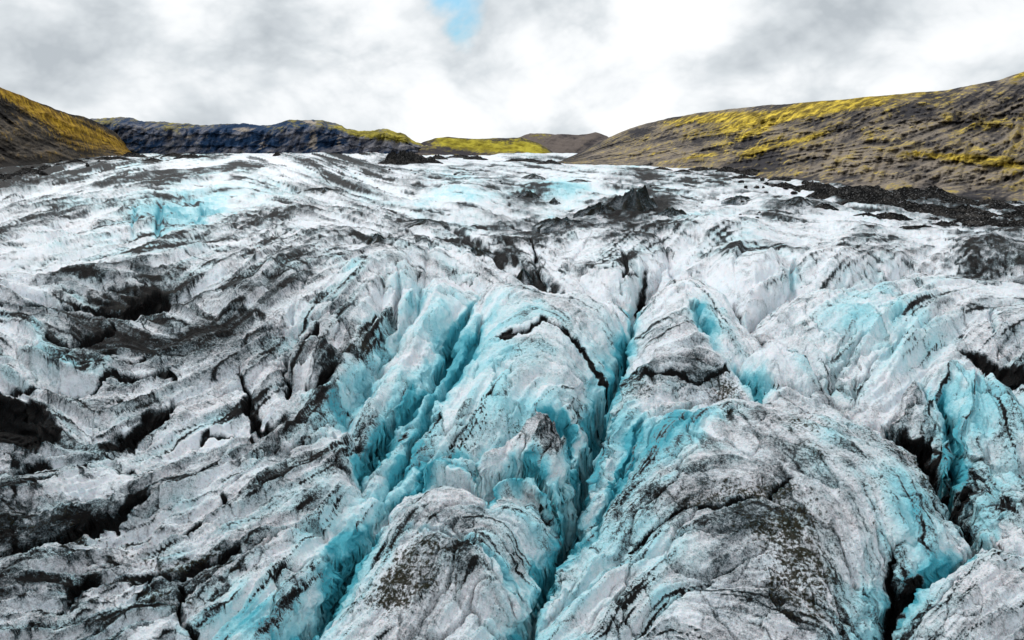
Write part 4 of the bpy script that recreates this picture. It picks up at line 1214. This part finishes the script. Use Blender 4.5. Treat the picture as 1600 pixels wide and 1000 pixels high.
mp = N(nt, 'ShaderNodeMapping')
mp.inputs['Scale'].default_value = (1, 1, 1.5)
mp.inputs['Rotation'].default_value = (0.55, 0.45, 0.8)
nt.links.new(geo, mp.inputs['Vector'])
cn = noise_(nt, mp.outputs[0], 4.2, 8, 0.52, 0.25)
mp2 = N(nt, 'ShaderNodeMapping')
mp2.inputs['Scale'].default_value = (1, 1, 1.5)
mp2.inputs['Rotation'].default_value = (0.55, 0.45, 0.8)
mp2.inputs['Location'].default_value = (0.03, 0.04, -0.07)
nt.links.new(geo, mp2.inputs['Vector'])
cn2 = noise_(nt, mp2.outputs[0], 4.2, 5, 0.5, 0.25)


def spot(px, py, rad, k):
    """a cloud bank or gap in one direction of the sky"""
    d = N(nt, 'ShaderNodeVectorMath', operation='DISTANCE')
    nt.links.new(geo, d.inputs[0])
    d.inputs[1].default_value = dvec(px, py)
    m = N(nt, 'ShaderNodeMapRange', interpolation_type='SMOOTHSTEP')
    nt.links.new(d.outputs['Value'], m.inputs[0])
    m.inputs[1].default_value, m.inputs[2].default_value = 0.0, rad / FOC
    m.inputs[3].default_value, m.inputs[4].default_value = k, 0.0
    return m.outputs[0]


def total(lst):
    s = lst[0]
    for x in lst[1:]:
        s = math_(nt, 'ADD', s, x)
    return s


gap = total([spot(690, -100, 118, .42), spot(722, 45, 80, .12), spot(985, 92, 110, .10)])
grey = total([spot(60, 100, 420, .20), spot(250, 40, 320, .10), spot(420, 40, 90, .14), spot(100, 230, 260, .18), spot(1310, 70, 110, .18), spot(1190, 120, 90, .22), spot(960, 150, 60, .16), spot(1560, 60, 220, .14), spot(1420, 20, 140, .14), spot(560, 210, 160, .1), spot(250, 190, 160, .1)])
white = total([spot(840, 60, 190, .3), spot(560, 100, 160, .26), spot(1020, 150, 120, .22), spot(1350, 130, 150, .2), spot(300, 120, 110, .16), spot(1100, 40, 140, .12), spot(700, 140, 200, .16)])
shade = math_(nt, 'MULTIPLY_ADD', math_(nt, 'SUBTRACT', cn2, cn), -3.2, 0.50)
shade = math_(nt, 'MULTIPLY_ADD', math_(nt, 'SUBTRACT', cn, 0.5), 0.7, shade)
shade = math_(nt, 'ADD', math_(nt, 'SUBTRACT', shade, grey), white)
vor = N(nt, 'ShaderNodeTexVoronoi', feature='F1')
vor.inputs['Scale'].default_value = 7.0
vor.inputs['Detail'].default_value = 4.0
vor.inputs['Roughness'].default_value = 0.6
wob = N(nt, 'ShaderNodeVectorMath', operation='MULTIPLY_ADD')
nzc = N(nt, 'ShaderNodeTexNoise')
nzc.inputs['Scale'].default_value = 5.0
nt.links.new(mp.outputs[0], nzc.inputs['Vector'])
nt.links.new(nzc.outputs['Color'], wob.inputs[0])
wob.inputs[1].default_value = (0.12, 0.12, 0.12)
nt.links.new(mp.outputs[0], wob.inputs[2])
nt.links.new(wob.outputs[0], vor.inputs['Vector'])
shade = math_(nt, 'MULTIPLY_ADD', math_(nt, 'SUBTRACT', 0.42, vor.outputs['Distance']), 0.75, shade)
shade = math_(nt, 'MULTIPLY_ADD', shade, 0.40, 0.38)
ccol = ramp_(nt, shade, [(0.0, (4.3, 4.7, 5.05)), (0.24, (6.1, 6.5, 6.8)), (0.42, (7.8, 8.05, 8.25)), (0.62, (9.1, 9.2, 9.2))])
hole = math_(nt, 'SUBTRACT', gap, math_(nt, 'MULTIPLY', math_(nt, 'SUBTRACT', cn, 0.38), 1.1))
hole = math_(nt, 'MINIMUM', hole, math_(nt, 'MULTIPLY', gap, 1.4))
hf = N(nt, 'ShaderNodeMapRange', interpolation_type='SMOOTHSTEP')
nt.links.new(hole, hf.inputs[0])
hf.inputs[1].default_value, hf.inputs[2].default_value = 0.02, 0.20
hf.clamp = True
skyc = N(nt, 'ShaderNodeMix', data_type='RGBA')
skyc.blend_type = 'MIX'
nt.links.new(hf.outputs[0], skyc.inputs[0])
nt.links.new(ccol, skyc.inputs[6])
vm = N(nt, 'ShaderNodeVectorMath', operation='MULTIPLY')
nt.links.new(sky.outputs[0], vm.inputs[0])
vm.inputs[1].default_value = (0.38, 0.86, 1.0)
nt.links.new(vm.outputs[0], skyc.inputs[7])
nt.links.new(skyc.outputs[2], bg.inputs[0])

sun = bpy.data.lights.new('sun', 'SUN')
sun.energy = 1.5
sun.angle = math.radians(10)
sun.color = (1.0, 0.97, 0.93)
so = bpy.data.objects.new('sun', sun)
COL.objects.link(so)
d = Vector((math.sin(SUN_AZ) * math.cos(SUN_EL), math.cos(SUN_AZ) * math.cos(SUN_EL), math.sin(SUN_EL)))
so.rotation_euler = d.to_track_quat('Z', 'Y').to_euler()

# ------------------------------------------------------------------ view
S.view_settings.view_transform = 'Standard'
S.view_settings.look = 'None'
S.view_settings.exposure = 0.25
S.view_settings.gamma = 1.0
S.cycles.max_bounces = 6
S.cycles.diffuse_bounces = 3
